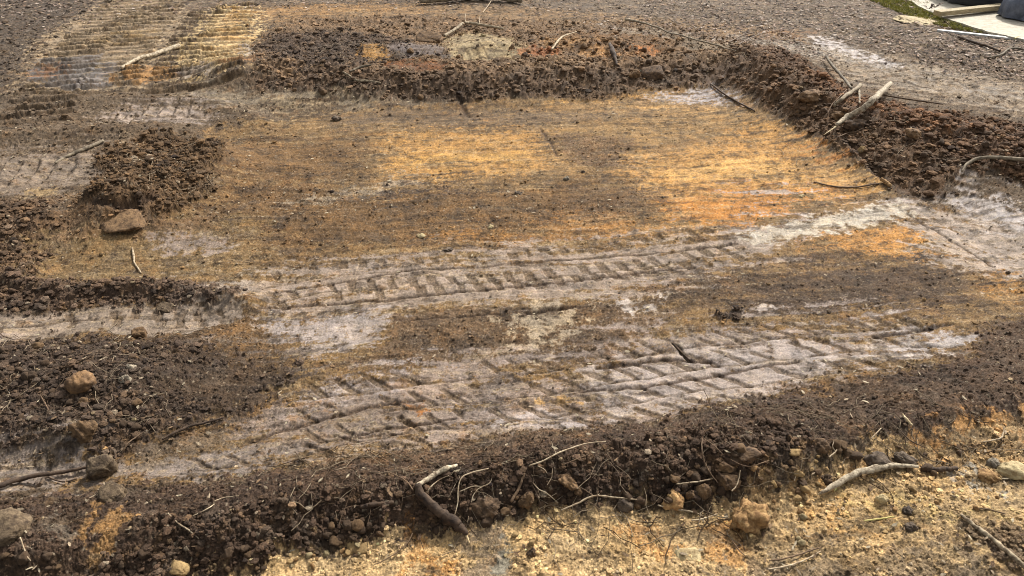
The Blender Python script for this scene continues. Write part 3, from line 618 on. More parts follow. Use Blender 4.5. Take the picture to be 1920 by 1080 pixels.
c = crumbs('clay_crumbs', 3800, (250, 800, 2170, 1250), .0028, .011, 1.9, lambda L, w_, x, y, C: (C[:, 0] > .24)*1.*np.clip(.25+1.5*fbm(x, y, 6, 3, 77), .05, 1), 8, 2, 1.05)
tag(c, 'yellow clay crumbs scattered over the near bright clay', 'clay crumbs', kind='stuff')
# ------------------------------------------------------------------ leaf litter, rootlets
def leaves(name, n, polys, seed, cols, smin, smax):
    r = np.random.default_rng(seed); pts = []
    while len(pts) < n:
        p = polys[r.integers(len(polys))]; px = r.uniform(p[0], p[2]); py = r.uniform(p[1], p[3])
        if p[4](px, py) > r.uniform() and not (1500 < px < 1720 and abs(py-76-(px-1500)*.31) < 16): pts.append(at(px, py))
    P = np.array(pts); z = terrain(P[:, 0], P[:, 1])[0]
    V = []; Fc = []; CL = []
    for i in range(n):
        L = r.uniform(smin, smax); wd = L*r.uniform(.18, .45); a = r.uniform(0, 2*np.pi); cu = r.uniform(-.1, .35)*L; tl = r.normal(0, .2); tw = r.normal(0, .18)
        ca, sa = math.cos(a), math.sin(a); b = len(V)
        for (s1, t1) in ((-.5, 0), (-.2, .5), (-.2, -.5), (.2, .45), (.2, -.45), (.5, 0)):
            x = s1*L; y = t1*wd; zz = cu*(s1*s1*2)+abs(t1)*wd*.35+x*tl*.5+y*tw
            V.append((P[i, 0]+x*ca-y*sa, P[i, 1]+x*sa+y*ca, z[i]+zz+.007)); 
        Fc += [(b, b+2, b+1), (b+1, b+2, b+4), (b+1, b+4, b+3), (b+3, b+4, b+5)]
        cc = lin(cols[r.integers(len(cols))])*r.uniform(.6, 1.15); CL += [cc]*6
    return link(name, mesh_np(name, V, Fc, M_SOIL, np.array(CL), None, False))
def lmask(px, py):       # thick on the upper right, thinning towards the banks
    d = 62+(px-1000)*.115 if px > 1000 else 30+max(0, (400-px)*.10)
    return max(0., min(1., (d-py)/45+.25))
lv = leaves('leaf_litter', 15000, [(1000, -15, 2150, 215, lmask), (1200, -15, 2150, 180, lmask), (-200, -15, 1000, 90, lmask)], 21,
            [(168, 140, 122), (196, 168, 150), (140, 112, 92), (104, 82, 66), (84, 66, 54), (226, 206, 186), (190, 160, 130), (70, 56, 48)], (.020), .052)
tag(lv, 'pale brown dead leaves littering the ground beyond the banks', 'leaf litter', kind='stuff')
lv2 = leaves('wood_chips', 3000, [(400, 30, 1950, 420, lambda a, b: .8), (-100, 0, 500, 420, lambda a, b: .5), (-100, 450, 1950, 1100, lambda a, b: .5)], 22,
            [(190, 168, 138), (210, 192, 160), (150, 122, 92), (120, 94, 70)], .010, .026)
tag(lv2, 'small pale chips and leaf scraps scattered through the soil', 'wood chips', kind='stuff')

def tube(P, R, sides=8, seed=0, bend=0.0, knob=.12):
    P = np.array(P, float); R = np.array(R, float)
    if len(R) != len(P): R = np.interp(np.linspace(0, 1, len(P)), np.linspace(0, 1, len(R)), R)
    # catmull-rom
    Q = []; QR = []; n = len(P); E = np.vstack([2*P[0]-P[1], P, 2*P[-1]-P[-2]])
    sub = max(4, int(40/n))
    for i in range(n-1):
        p0, p1, p2, p3 = E[i], E[i+1], E[i+2], E[i+3]
        for j in range(sub):
            t = j/sub; Q.append(.5*((2*p1)+(-p0+p2)*t+(2*p0-5*p1+4*p2-p3)*t*t+(-p0+3*p1-3*p2+p3)*t**3)); QR.append(R[i]*(1-t)+R[i+1]*t)
    Q.append(P[-1]); QR.append(R[-1]); Q = np.array(Q); QR = np.array(QR); m = len(Q)
    r = np.random.default_rng(seed); s = np.arange(m)*.35
    wob = np.stack([noise(s, s*0+r.uniform(0, 99), seed+k) for k in range(3)], 1)
    Q = Q+wob*(QR[:, None]*.4+bend)*np.array([1, 1, .5])
    V = []
    T = np.gradient(Q, axis=0); T /= np.linalg.norm(T, axis=1)[:, None]+1e-12
    up = np.array([0, 0, 1.])
    for i in range(m):
        a = np.cross(T[i], up); a /= np.linalg.norm(a)+1e-9; b = np.cross(a, T[i])
        for k in range(sides):
            th = 2*np.pi*k/sides
            rr = QR[i]*(1+knob*2*float(noise(np.array([i*.4+k*.0]), np.array([k*1.1]), seed+5)[0]))
            V.append(Q[i]+(a*math.cos(th)+b*math.sin(th))*rr)
    V.append(Q[0]-T[0]*QR[0]*.3); V.append(Q[-1]+T[-1]*QR[-1]*.4)
    Fc = []
    for i in range(m-1):
        for k in range(sides):
            k2 = (k+1) % sides; Fc.append((i*sides+k, i*sides+k2, (i+1)*sides+k2)); Fc.append((i*sides+k, (i+1)*sides+k2, (i+1)*sides+k))
    for k in range(sides):
        k2 = (k+1) % sides; Fc.append((m*sides, k2, k)); Fc.append((m*sides+1, (m-1)*sides+k, (m-1)*sides+k2))
    return np.array(V), np.array(Fc)
_sid = [100]
def px2m(p3): return math.sqrt(p3[0]**2+p3[1]**2+(CAM_H-p3[2])**2)/F
def stick_part(name, pts, rpx, mat, parent=None, lift=0.0, sink=.35, sides=8, bend=0.0, origin=None):
    """pts photo pixels; rpx half-thickness in photo pixels at the points"""
    _sid[0] += 1
    P = hits(pts, lift); rp = np.interp(np.linspace(0, 1, len(P)), np.linspace(0, 1, len(rpx)), rpx)
    R = np.array([px2m(p)*q*.82 for p, q in zip(P, rp)]); P = P.copy(); P[:, 2] += R*(1-sink)
    V, T = tube(P, R, sides, _sid[0], bend)
    o0 = P[0] if origin is None else origin
    me = mesh_np(name, V-o0, T, mat)
    o = link(name, me, parent, o0 if parent is None else (0, 0, 0)); return o, o0
def stick(name, label, cat, pts, rpx, mat, lift=0.0, twigs=(), group=None, ends=None, **kw):
    o, o0 = stick_part(name, pts, rpx, M[mat], None, lift, **kw); tag(o, label, cat, group)
    for tw in twigs:
        stick_part(tw[0], tw[1], tw[2], M[tw[3] if len(tw) > 3 else mat], o, tw[4] if len(tw) > 4 else lift, origin=o0)
    return o

# rootlets: fine fibres past counting
def fibres(name, n, boxes, seed):
    r = np.random.default_rng(seed); V = []; Fc = []; CL = []
    P0 = []
    for i in range(n):
        b = boxes[r.integers(len(boxes))]; P0.append(at(r.uniform(b[0], b[2]), r.uniform(b[1], b[3])))
    P0 = np.array(P0); K = 5; L = r.uniform(.04, .16, n); a0 = r.uniform(0, 2*np.pi, n); cv = r.normal(0, 1.1, n)
    XX = np.zeros((n, K)); YY = np.zeros((n, K)); XX[:, 0] = P0[:, 0]; YY[:, 0] = P0[:, 1]
    for k in range(1, K):
        a = a0+cv*k/K+r.normal(0, .3, n); XX[:, k] = XX[:, k-1]+np.cos(a)*L/(K-1); YY[:, k] = YY[:, k-1]+np.sin(a)*L/(K-1)
    ZZ = terrain(XX.ravel(), YY.ravel(), False)[0].reshape(n, K)
    ZZ = np.maximum(ZZ, ZZ.max(1, keepdims=True)-.03)+.004+r.uniform(0, .006, (n, 1))
    for i in range(n):
        P = np.stack([XX[i], YY[i], ZZ[i]], 1); rad = r.uniform(.0007, .0016)*max(1, math.hypot(P[0, 0], P[0, 1])/3.2); b = len(V)
        T = np.gradient(P, axis=0); T /= np.linalg.norm(T, axis=1)[:, None]+1e-9
        for k in range(K):
            a = np.cross(T[k], (0, 0, 1.)); a /= np.linalg.norm(a)+1e-9
            V += [P[k]+a*rad, P[k]-a*rad, P[k]+np.array([0, 0, rad*1.5])]
        for k in range(K-1):
            for q in range(3):
                q2 = (q+1) % 3; Fc.append((b+k*3+q, b+k*3+q2, b+k*3+3+q2, b+k*3+3+q))
        cc = lin((190, 168, 138) if r.uniform() < .55 else (110, 88, 66))*r.uniform(.7, 1.1); CL += [cc]*(3*K)
    return link(name, mesh_np(name, V, Fc, M_SOIL, np.array(CL), None))
fb = fibres('rootlets', 1250, [(490, 60, 780, 165), (780, 50, 1400, 175), (1390, 120, 1920, 340), (200, 270, 400, 390), (560, 850, 1400, 1000), (560, 850, 1400, 1000), (1300, 780, 1900, 900), (0, 640, 330, 820), (-50, 0, 250, 120), (0, 0, 1900, 110), (900, 0, 1900, 110)], 31)
tag(fb, 'fine pale rootlets poking out of the loose soil', 'rootlets', kind='stuff')
# ------------------------------------------------------------------ sticks, branches and roots
S = stick
S('fallen_branch', 'straight pale speckled branch lying across the tracked mud, upper left', 'branch', [(229, 129), (258, 113), (295, 103), (337, 88)], [3, 3.5, 4.5, 4.5], 'bark_birch', .01)
S('fallen_branch', 'half buried pale stick in the churned mud left of the brown mound', 'branch', [(104, 307), (130, 293), (160, 281), (194, 266)], [2.2, 3, 4, 3], 'bark_grey', .005)
S('tree_root', 'pale curved root with a kink at the foot of the dark heap', 'root', [(643, 136), (660, 147), (672, 153), (690, 153), (713, 157)], [2, 2.6, 2.6, 2.4, 2.4], 'bark_pale', .01)
S('fallen_branch', 'short brown stick slanting just above the kinked pale root', 'branch', [(656, 135), (675, 128), (696, 123)], [2, 2.8, 2], 'bark_grey', .01)
S('fallen_branch', 'thick pale grey stick slanting up to the bent one on the far bank', 'branch', [(833, 69), (850, 59), (868, 46)], [3, 3.2, 3.2], 'bark_pale', .03)
S('fallen_branch', 'bent pale grey branch on top of the far bank with upright twigs', 'branch', [(872, 44), (885, 45), (912, 50), (944, 55)], [2.6, 2.8, 3, 2.4], 'bark_pale', .03,
  [('twig', [(873, 44), (872, 34), (873, 26)], [.8, .6], 'root_pale', .03), ('twig', [(898, 46), (899, 38), (900, 30)], [.6, .5], 'root_pale', .03)])
S('fallen_branch', 'forked white stick standing out of brown clods on the far bank', 'branch', [(1034, 94), (1046, 79), (1056, 69), (1081, 60)], [2, 2.4, 2, 1], 'bark_pale', .02)
S('bark_strip', 'dark splintered strip of wood upright in the orange part of the far bank', 'bark', [(1143, 84), (1149, 100), (1157, 123)], [3, 6, 2], 'bark_dark', .02)
S('tree_root', 'long thin grey root trailing across the bank into its right corner', 'root', [(1172, 38), (1210, 45), (1250, 60), (1300, 74), (1345, 86), (1378, 96)], [3, 1.8, 1.8, 1.6, 1.6, 1], 'bark_grey', .03, bend=.01)
S('twig', 'upper of two dark twigs slanting right at the bank corner', 'twig', [(1366, 80), (1390, 68), (1415, 61)], [1.2, 1.6, 1], 'root_brown', .03)
S('twig', 'lower of two dark twigs slanting right at the bank corner', 'twig', [(1384, 84), (1408, 72), (1432, 62)], [1.2, 1.4, 1], 'root_brown', .03)
S('fallen_branch', 'thin grey brown stick leaning down the right bank from its crest', 'branch', [(1549, 108), (1562, 127), (1580, 147), (1596, 167)], [2.4, 2.8, 2.8, 2.4], 'bark_grey', .04)
S('fallen_branch', 'medium grey stick beside the leaning one on the right bank', 'branch', [(1563, 200), (1585, 182), (1613, 162)], [3, 4, 4], 'bark_pale', .03)
S('fallen_branch', 'short stub hanging below the two grey sticks on the right bank', 'branch', [(1610, 168), (1612, 195)], [2.6, 1.8], 'bark_grey', .03)
S('fallen_branch', 'thickest pale branch on the right bank, tapering to a white splinter', 'branch', [(1567, 236), (1590, 222), (1620, 205), (1643, 185), (1669, 160)], [3.6, 6, 6, 6.5, 4.5], 'bark_birch', .04,
  [('splinter', [(1545, 253), (1556, 246), (1568, 238)], [.7, 2], 'wood_bare', .03)])
S('twig', 'thin brown switch reaching right from the thick pale branch', 'twig', [(1650, 178), (1690, 185), (1725, 190), (1768, 196)], [1.4, 1.6, 1.6, 1.2], 'root_brown', .02)
S('twig', 'slim curved twig below the thick pale branch on the right bank', 'twig', [(1568, 259), (1590, 250), (1604, 248), (1619, 241)], [1, 1.2, 1.4, 1], 'root_brown', .02)
S('twig', 'dark curved twig left of the two crossed sticks on the bank', 'twig', [(1552, 213), (1560, 196), (1574, 182), (1588, 168)], [1, 1, 1, .8], 'root_brown', .03)
S('tree_root', 'thick bent grey root sticking out of the soil at right edge', 'root', [(1803, 322), (1812, 310), (1830, 300), (1860, 297), (1890, 299), (1945, 304)], [1.5, 3, 3.4, 3.4, 3.6, 3.4], 'bark_grey', .03)
S('metal_rod', 'straight thin dark rod lying over the far corner of the scraped pad', 'rod', [(1332, 158), (1362, 180), (1390, 196), (1415, 209)], [1.6, 2, 2, 1.6], 'bark_dark', .005)
S('tree_root', 'thin brown root arching over the orange clay beside the cut edge', 'root', [(1526, 342), (1560, 350), (1600, 352), (1648, 345)], [1.4, 1.8, 1.8, 1.8], 'root_brown', .003)
S('wood_block', 'small orange brown wood scrap at the end of the cut edge', 'wood scrap', [(1652, 338), (1668, 350)], [4, 4], 'clod_orange', .01)
S('dead_log', 'pale grey log lying along the top edge of the photo', 'log', [(788, 5), (830, 2), (880, -2), (930, -1), (978, 4)], [5, 7, 8, 7, 5], 'bark_grey', .02)
S('twig', 'thin pale twig leaning from the log at the top edge', 'twig', [(905, 24), (913, 14), (921, 2)], [.9, .8], 'root_pale', .04)
S('fallen_branch', 'dark brown stick below the white pole at upper right', 'branch', [(1797, 70), (1825, 81), (1850, 88), (1875, 97)], [2.4, 2.6, 2.4, 2], 'bark_dark', .01)
S('fallen_branch', 'forked grey branch among dead leaves at upper right edge', 'branch', [(1852, 109), (1876, 104), (1896, 92), (1932, 96)], [1.2, 2, 2, 2], 'bark_grey', .01)
S('tree_root', 'short white root lying upright on the brown pad at left', 'root', [(248, 466), (251, 480), (252, 492), (258, 502), (265, 513)], [1.6, 2.4, 1.8, 1.8, 1.4], 'root_pale', .003)
S('fallen_branch', 'long dark branch crossing the wet print at the left edge', 'branch', [(-40, 918), (0, 912), (40, 900), (90, 891), (130, 884), (172, 876)], [4, 5, 4.5, 4, 3.2, 2.5], 'bark_dark', .012,
  [('twig', [(90, 896), (120, 904), (145, 898)], [1.6, 1.6], 'bark_dark', .006)])
S('fallen_branch', 'dark thin branch between dark heap and grey clay, lower left', 'branch', [(304, 825), (330, 812), (358, 800), (388, 793), (421, 783)], [2, 3.4, 3, 2.4, 1.6], 'bark_dark', .008)
S('twig', 'dark twig standing in clods above the peeled grey slab', 'twig', [(232, 845), (240, 832), (256, 820), (276, 806)], [1.4, 1.6, 1.6, 1.2], 'root_brown', .015)
S('twig', 'white bent twig on dark soil near the orange stain, lower left', 'twig', [(315, 963), (335, 982), (352, 993), (373, 1010)], [1.4, 1.4, 1.6, 1], 'root_pale', .006)
S('twig', 'thin tan twig slanting across the soil, lower left', 'twig', [(362, 968), (388, 955), (402, 946)], [1, 1.2, 1], 'root_pale', .005)
S('twig', 'tiny pale straw just right of the thin tan twig', 'twig', [(402, 940), (420, 934), (448, 930)], [1, 1.3, .8], 'root_pale', .005)
br = S('fallen_branch', 'thick dark barked branch with a peeled white fork lying on the near ridge', 'branch', [(782, 912), (795, 935), (818, 960), (840, 975), (862, 992), (874, 1003)], [8, 10, 11, 12, 11, 5], 'bark_dark', .012,
  [('peeled_fork', [(783, 911), (800, 902), (822, 888), (838, 880), (856, 874)], [5, 5.5, 5.5, 6, 3.5], 'bark_birch', .016),
   ('splinter', [(868, 998), (876, 1008), (880, 1018)], [3, 1], 'wood_bare', .012),
   ('side_twig', [(775, 920), (762, 903), (744, 892), (730, 886)], [1.5, 1.2, .8], 'root_brown', .015),
   ('side_twig', [(800, 925), (808, 913), (824, 900), (842, 892)], [1.5, 1.2, .8], 'root_pale', .015)])
S('tree_root', 'long thin white root sweeping right up from the near ridge', 'root', [(992, 874), (1020, 864), (1042, 852), (1070, 841), (1100, 832), (1136, 828)], [1.6, 1.7, 1.7, 1.6, 1.5, 1], 'root_pale', .02,
  [('rootlet', [(1008, 874), (1020, 880), (1026, 888)], [.9, .7], 'root_pale', .02), ('rootlet', [(1043, 851), (1037, 838), (1034, 828)], [.8, .6], 'root_pale', .012)])
S('tree_root', 'looping pale root with drooping end right of the peeled fork', 'root', [(852, 968), (858, 945), (859, 918), (866, 896), (888, 886), (916, 879)], [1.2, 1.3, 1.3, 1.4, 1.6, 1], 'root_pale', .02,
  [('rootlet', [(862, 922), (885, 913), (906, 912), (918, 906), (922, 898)], [1, 1.3, 1.3, .9], 'root_pale', .022), ('rootlet', [(884, 943), (887, 930), (896, 918), (906, 912)], [.8, 1.2, 1.2], 'root_pale', .022)])
S('tree_root', 'pale forked root lying over clods at the ridge foot, centre', 'root', [(1052, 957), (1080, 946), (1113, 931), (1150, 933), (1200, 938)], [1.4, 2, 2, 1.6, 1.2], 'root_pale', .02,
  [('rootlet', [(1113, 931), (1098, 920), (1084, 912)], [1.6, 1.2, .9], 'root_brown', .02), ('rootlet', [(1102, 940), (1118, 950), (1130, 962)], [1, .8, .6], 'root_brown', .015)])
S('tree_root', 'thin white root slanting down between clods left of the forked root', 'root', [(999, 905), (1010, 918), (1026, 926), (1046, 943)], [1.2, 1.4, 1.2, .9], 'root_pale', .018)
S('twig', 'straight brown twig slanting above the tan clod of the ridge', 'twig', [(1056, 872), (1080, 862), (1104, 852)], [1.1, 1.4, 1], 'root_brown', .015)
S('bark_strip', 'short reddish brown bark piece standing in the ridge face', 'bark', [(958, 942), (972, 918), (984, 888)], [3.4, 3.2, 2], 'root_brown', .015)
S('fallen_branch', 'stubby black brown stick lying on the ridge left of the big branch', 'branch', [(676, 953), (700, 948), (738, 944)], [4, 6, 4], 'bark_dark', .008)
S('tree_root', 'thin brown root trailing from the ridge onto the yellow clay', 'root', [(774, 1000), (764, 1018), (745, 1036), (722, 1050), (700, 1060)], [1.5, 1.5, 1.4, 1.2, .9], 'root_brown', .006)
S('tree_root', 'grey brown root curving below the clods of the ridge, bottom centre', 'root', [(1233, 948), (1262, 955), (1296, 960), (1318, 968)], [1.6, 2, 1.8, 1.4], 'root_pale', .008)
S('twig', 'pinkish twig lying on yellow clay left of the big orange clod', 'twig', [(1296, 976), (1316, 974), (1345, 964)], [1.2, 1.8, 1], 'root_pale', .006)
S('tree_root', 'white root crossing dark clods toward the orange lump', 'root', [(1268, 908), (1290, 906), (1314, 903), (1337, 898)], [1.4, 1.8, 1.6, 1.4], 'root_pale', .025)
S('tree_root', 'short forked white root hanging over a brown clod', 'root', [(1372, 921), (1380, 912), (1385, 898), (1388, 882)], [1.8, 1.6, 1.4, 1.1], 'root_pale', .025)
S('twig', 'upright grey twig standing on the dark ridge, right of centre', 'twig', [(1316, 822), (1316, 845), (1320, 866)], [1.5, 1.7, 1.6], 'root_brown', .03,
  [('side_twig', [(1320, 866), (1332, 888), (1346, 906)], [1.5, 1.3, 1], 'root_brown', .025)])
S('twig', 'thin grey twig running right from the upright one', 'twig', [(1319, 822), (1338, 836), (1356, 853)], [1, 1.1, .9], 'root_brown', .025)
S('twig', 'drooping thin twig sagging over rounded clods on the ridge', 'twig', [(1370, 862), (1390, 872), (1408, 875), (1424, 870), (1441, 864)], [.9, 1.1, 1.1, .8], 'root_brown', .03)
S('tree_root', 'small forked root on the ridge above the birch branch', 'root', [(1554, 858), (1566, 848), (1569, 843)], [1.6, 1.4, 1], 'root_pale', .015,
  [('rootlet', [(1567, 848), (1561, 838), (1564, 826)], [1, .8], 'root_pale', .015)])
S('fallen_branch', 'curved grey birch branch lying on orange clay, lower right', 'branch', [(1537, 927), (1560, 915), (1585, 900), (1612, 888), (1645, 881), (1680, 875), (1722, 877)], [2.5, 6, 7, 7, 7, 5, 3.5], 'bark_birch', .012,
  [('splinter', [(1534, 928), (1548, 923), (1562, 917)], [1.5, 4], 'wood_bare', .008)])
S('fallen_branch', 'short dark stick in line with the birch branch tip', 'branch', [(1736, 882), (1765, 882), (1793, 880)], [3.5, 5, 4], 'bark_dark', .008)
S('fallen_branch', 'long straight grey stick crossing the lower right corner', 'branch', [(1801, 966), (1830, 990), (1860, 1012), (1890, 1038), (1930, 1072)], [3.2, 4.2, 4.2, 4.4, 4.4], 'bark_pale', .012)
S('grass_straw', 'yellow green straw lying flat on yellow clay, lower right', 'straw', [(1620, 977), (1648, 974), (1676, 969)], [1.5, 2, 1.2], 'straw', .003)
S('twig', 'upper of two tan twigs near bottom right', 'twig', [(1442, 1052), (1470, 1048), (1505, 1038), (1540, 1026)], [1.4, 2, 1.8, 1.2], 'root_brown', .008)
S('twig', 'lower of two tan twigs near bottom right', 'twig', [(1440, 1068), (1475, 1062), (1510, 1050), (1538, 1034)], [1.2, 1.8, 1.6, 1], 'root_pale', .008)
S('wood_chip', 'white splinter chip on dark soil, right of centre ridge', 'wood chip', [(1692, 777), (1700, 788), (1709, 798)], [1.5, 2.8, 2], 'wood_bare', .01)
S('twig', 'short pale twig on dark soil left of the white chip', 'twig', [(1633, 823), (1643, 813), (1652, 803)], [1.1, 1.4, 1], 'root_pale', .015)
S('twig', 'dark thin twig where dark soil meets the orange stripe', 'twig', [(1692, 812), (1706, 826), (1735, 840)], [1, 1.2, .9], 'root_brown', .012)
S('twig', 'white L shaped twig at the right edge of the clay', 'twig', [(1843, 829), (1862, 826), (1876, 822), (1881, 812), (1883, 800)], [1.2, 1.5, 1.5, 1], 'root_pale', .015)
S('tree_root', 'dark thread of root lying on the clay near the long stick', 'root', [(1824, 954), (1850, 955), (1885, 964)], [1, 1.3, .9], 'root_brown', .004)
S('fallen_branch', 'broken dark piece of wood wedged upright in wheel prints', 'branch', [(1260, 644), (1276, 660), (1294, 677)], [2, 2.6, 2], 'bark_dark', .002)
S('twig', 'short brown twig on dark clods at the left edge of heap', 'twig', [(76, 742), (84, 756), (92, 770)], [1.2, 1.5, 1], 'root_brown', .015)
S('twig', 'pale curled root fibre at the bottom left corner', 'twig', [(38, 1008), (50, 1042), (58, 1052)], [1.2, 1.2, .9], 'root_pale', .02)
S('twig', 'thin twig at the left end of the near ridge, slanting up', 'twig', [(636, 962), (652, 952), (672, 948)], [1, 1.2, .8], 'root_brown', .01)
S('twig', 'thin twig among pale leaves near bottom centre right', 'twig', [(1370, 1010), (1384, 1030), (1398, 1044)], [1, 1.4, .9], 'root_brown', .006)
# ------------------------------------------------------------------ stones and clods that stand out
def clod(name, label, cat, px, py, wpx, hpx, mat, planes=9, rough=.12, flat=.75, rz=None, sink=.42, seed=None, sub=4, group=None, tilt=0):
    _sid[0] += 1; sd = seed or _sid[0]
    p = hits([(px, py+hpx*.25)])[0]; m = px2m(p); a = wpx*m/2
    V, T = lump(sub, sd, planes, rough*1.25+.03, 1.0)
    if name == 'mud_slab':
        V = np.sign(V)*np.abs(V)**.6; tilt = tilt or .3; hpx *= .8
    wpx *= .84; hpx *= .78
    ext = (V.max(0)-V.min(0))/2; V = V-(V.max(0)+V.min(0))/2
    hz = hpx*m/2*1.15*flat/.75
    V = V/ext*np.array([a, a*.8, min(hz, a*1.1)])
    o = link(name, mesh_np(name, V, T, M[mat]), None, (p[0], p[1], p[2]+min(hz, a*1.1)*(1-2*sink)))
    o.rotation_euler = (tilt, random.uniform(-.15, .15), rz if rz is not None else random.uniform(-.4, .4))
    tag(o, label, cat, group); return o
K = clod
K('stone', 'large rounded tan stone half sunk in the dark heap, left', 'stone', 152, 713, 50, 42, 'stone_tan', 5, .05)
K('stone', 'small grey stone right of the rounded tan stone', 'stone', 237, 709, 24, 22, 'stone_grey')
K('stone', 'pale lump just above the small grey stone', 'stone', 246, 686, 20, 16, 'stone_grey')
K('soil_clod', 'upright tan clod on the dark heap above the peeled slab', 'clod', 158, 802, 42, 52, 'clod_brown', 9, .15)
K('mud_slab', 'peeled grey slab of mud standing at the end of a dark branch', 'mud slab', 195, 872, 44, 58, 'clod_grey', 7, .08, .75, .4, .2)
K('mud_slab', 'cracked grey mud chunk just below the peeled slab', 'mud slab', 213, 920, 44, 38, 'clod_grey', 9, .12)
K('mud_slab', 'wide grey mud block at the left edge near the bottom', 'mud slab', 10, 990, 74, 50, 'clod_grey', 7, .08, .75, .3, .25)
K('mud_slab', 'flat brown slab with a dark overhang below the mound, left', 'mud slab', 232, 414, 70, 17, 'clod_brown', 6, .10, .75, .1, .35)
K('mud_slab', 'small folded grey mud piece in the left wheel prints', 'mud slab', 311, 574, 28, 16, 'clod_grey')
K('mud_slab', 'brown mud plug at the end of the left wheel prints', 'mud slab', 264, 620, 26, 30, 'clod_brown')
K('soil_clod', 'biggest orange clay clod on the near clay, broad and flat', 'clod', 1402, 958, 84, 70, 'clod_orange', 8, .16, .75, .5, .35)
K('soil_clod', 'squarish bright orange clod at the ridge foot, left of the biggest', 'clod', 1262, 931, 46, 42, 'clod_orange', 7, .08)
K('soil_clod', 'rough brown clod above the biggest orange one', 'clod', 1362, 896, 48, 36, 'clod_brown', 8, .12)
K('soil_clod', 'smooth round dark clod in the ridge face above rough brown clod', 'clod', 1362, 870, 30, 26, 'clod_brown', 4, .06)
K('soil_clod', 'broad dark clod at the ridge crest under the raked marks', 'clod', 1395, 848, 58, 34, 'clod_dark', 6, .10)
K('soil_clod', 'tall dark pebble clod below the rough brown clod', 'clod', 1318, 914, 32, 40, 'clod_brown', 5, .06)
K('soil_clod', 'narrow dark clod left of the tall pebble clod', 'clod', 1296, 924, 20, 26, 'clod_brown', 5, .06)
K('soil_clod', 'black angular clod behind the birch branch', 'clod', 1645, 857, 46, 34, 'stone_dark', 7, .08)
K('soil_clod', 'dark grey blocky clod right of the black angular one', 'clod', 1698, 857, 38, 26, 'stone_dark', 6, .08)
K('soil_clod', 'dark clod half hidden in the ridge above the forked root', 'clod', 1538, 832, 32, 32, 'clod_dark', 7, .1)
K('stone', 'pale cream stone with dark underside at the right edge', 'stone', 1897, 877, 50, 32, 'stone_pale', 6, .06)
K('stone', 'grey stone left of the cream stone at the right edge', 'stone', 1862, 866, 24, 24, 'stone_grey', 6, .06)
K('stone', 'oval pale yellow stone on the yellow clay below the birch branch', 'stone', 1653, 933, 22, 26, 'stone_pale', 4, .05)
K('stone', 'orange tan clod below the cream stone', 'stone', 1852, 890, 40, 22, 'clod_orange', 7, .08)
K('stone', 'small dark grey lump on the clay right of the yellow straw', 'stone', 1702, 955, 22, 16, 'stone_dark')
K('stone', 'dark lump just below the small dark grey lump', 'stone', 1705, 985, 24, 22, 'stone_dark')
K('soil_clod', 'small dark clod alone on yellow clay, bottom centre', 'clod', 997, 1033, 20, 22, 'clod_dark')
K('soil_clod', 'tan sandy clod bulging from the ridge, centre', 'clod', 1066, 897, 48, 28, 'clod_brown', 7, .14)
K('soil_clod', 'rounded brown clod in the ridge face left of the forked root', 'clod', 987, 930, 34, 40, 'clod_brown', 6, .1)
K('soil_clod', 'large brown clod under the looping root', 'clod', 908, 940, 62, 44, 'clod_dark', 7, .12)
K('soil_clod', 'dark rounded clod at the right end of the forked root', 'clod', 1172, 942, 32, 34, 'stone_dark', 5, .06)
K('stone', 'dark stone alone on the pad near its far left part', 'stone', 633, 221, 22, 13, 'stone_dark')
K('stone', 'dark stone in the middle of the pad', 'stone', 973, 360, 18, 9, 'stone_dark')
K('stone', 'bluish grey stone on the pad above the middle', 'stone', 1062, 334, 14, 11, 'stone_grey')
K('stone', 'small black stone right of the bluish grey one', 'stone', 1093, 321, 9, 9, 'stone_dark')
K('stone', 'flat dark stone at the edge of the upper wheel prints', 'stone', 839, 466, 24, 10, 'stone_dark')
K('stone', 'cream chunk on the brown pad above the wheel prints', 'stone', 788, 441, 20, 12, 'stone_pale')
K('stone', 'cream chip on the pad right of the cream chunk', 'stone', 920, 424, 13, 11, 'stone_pale')
K('stone', 'white chalky stone on the orange clay', 'stone', 1503, 366, 13, 7, 'stone_pale')
K('stone', 'pale round stone on the far bank above the pale sand', 'stone', 905, 66, 14, 12, 'stone_pale')
K('mud_slab', 'folded orange brown bark like slab on the far bank', 'mud slab', 805, 70, 46, 22, 'clod_brown', 6, .12)
K('mud_slab', 'wide dark slab leaning on the face of the far bank', 'mud slab', 1222, 134, 42, 26, 'clod_dark', 6, .08)
K('soil_clod', 'grey brown lump left of the leaning dark slab', 'clod', 1190, 136, 24, 20, 'clod_brown', 6, .1)
K('soil_clod', 'pinkish tan lump set in the right bank', 'clod', 1516, 178, 44, 26, 'clod_brown', 6, .08)
K('soil_clod', 'dark shadowed clod under the thick pale branch', 'clod', 1602, 230, 40, 22, 'clod_dark', 6, .08)
K('soil_clod', 'light brown clod between the sticks on the right bank', 'clod', 1568, 213, 26, 18, 'clod_brown', 6, .08)
K('soil_clod', 'pale brown angular clod lower on the right bank', 'clod', 1617, 278, 14, 14, 'clod_tan', 6, .06)
K('soil_clod', 'brown clod low in the middle of the right bank', 'clod', 1716, 248, 34, 22, 'clod_brown', 6, .08)
K('mud_slab', 'tan peel of clay lying at the ridge foot, bottom left centre', 'mud slab', 672, 1022, 40, 16, 'clod_tan', 6, .08)
K('mud_slab', 'tan clod among dark ones at the bottom edge, left', 'clod', 336, 1060, 32, 24, 'clod_tan', 7, .1)
K('stone', 'cream pebble where dark soil meets yellow clay, bottom left', 'stone', 472, 1050, 16, 15, 'stone_pale', 5, .06)
K('stone', 'white flint pebble on the dark heap, left', 'stone', 252, 785, 9, 9, 'stone_pale')
K('stone', 'orange lump resting above the peeled slab', 'stone', 198, 841, 12, 10, 'clod_orange')
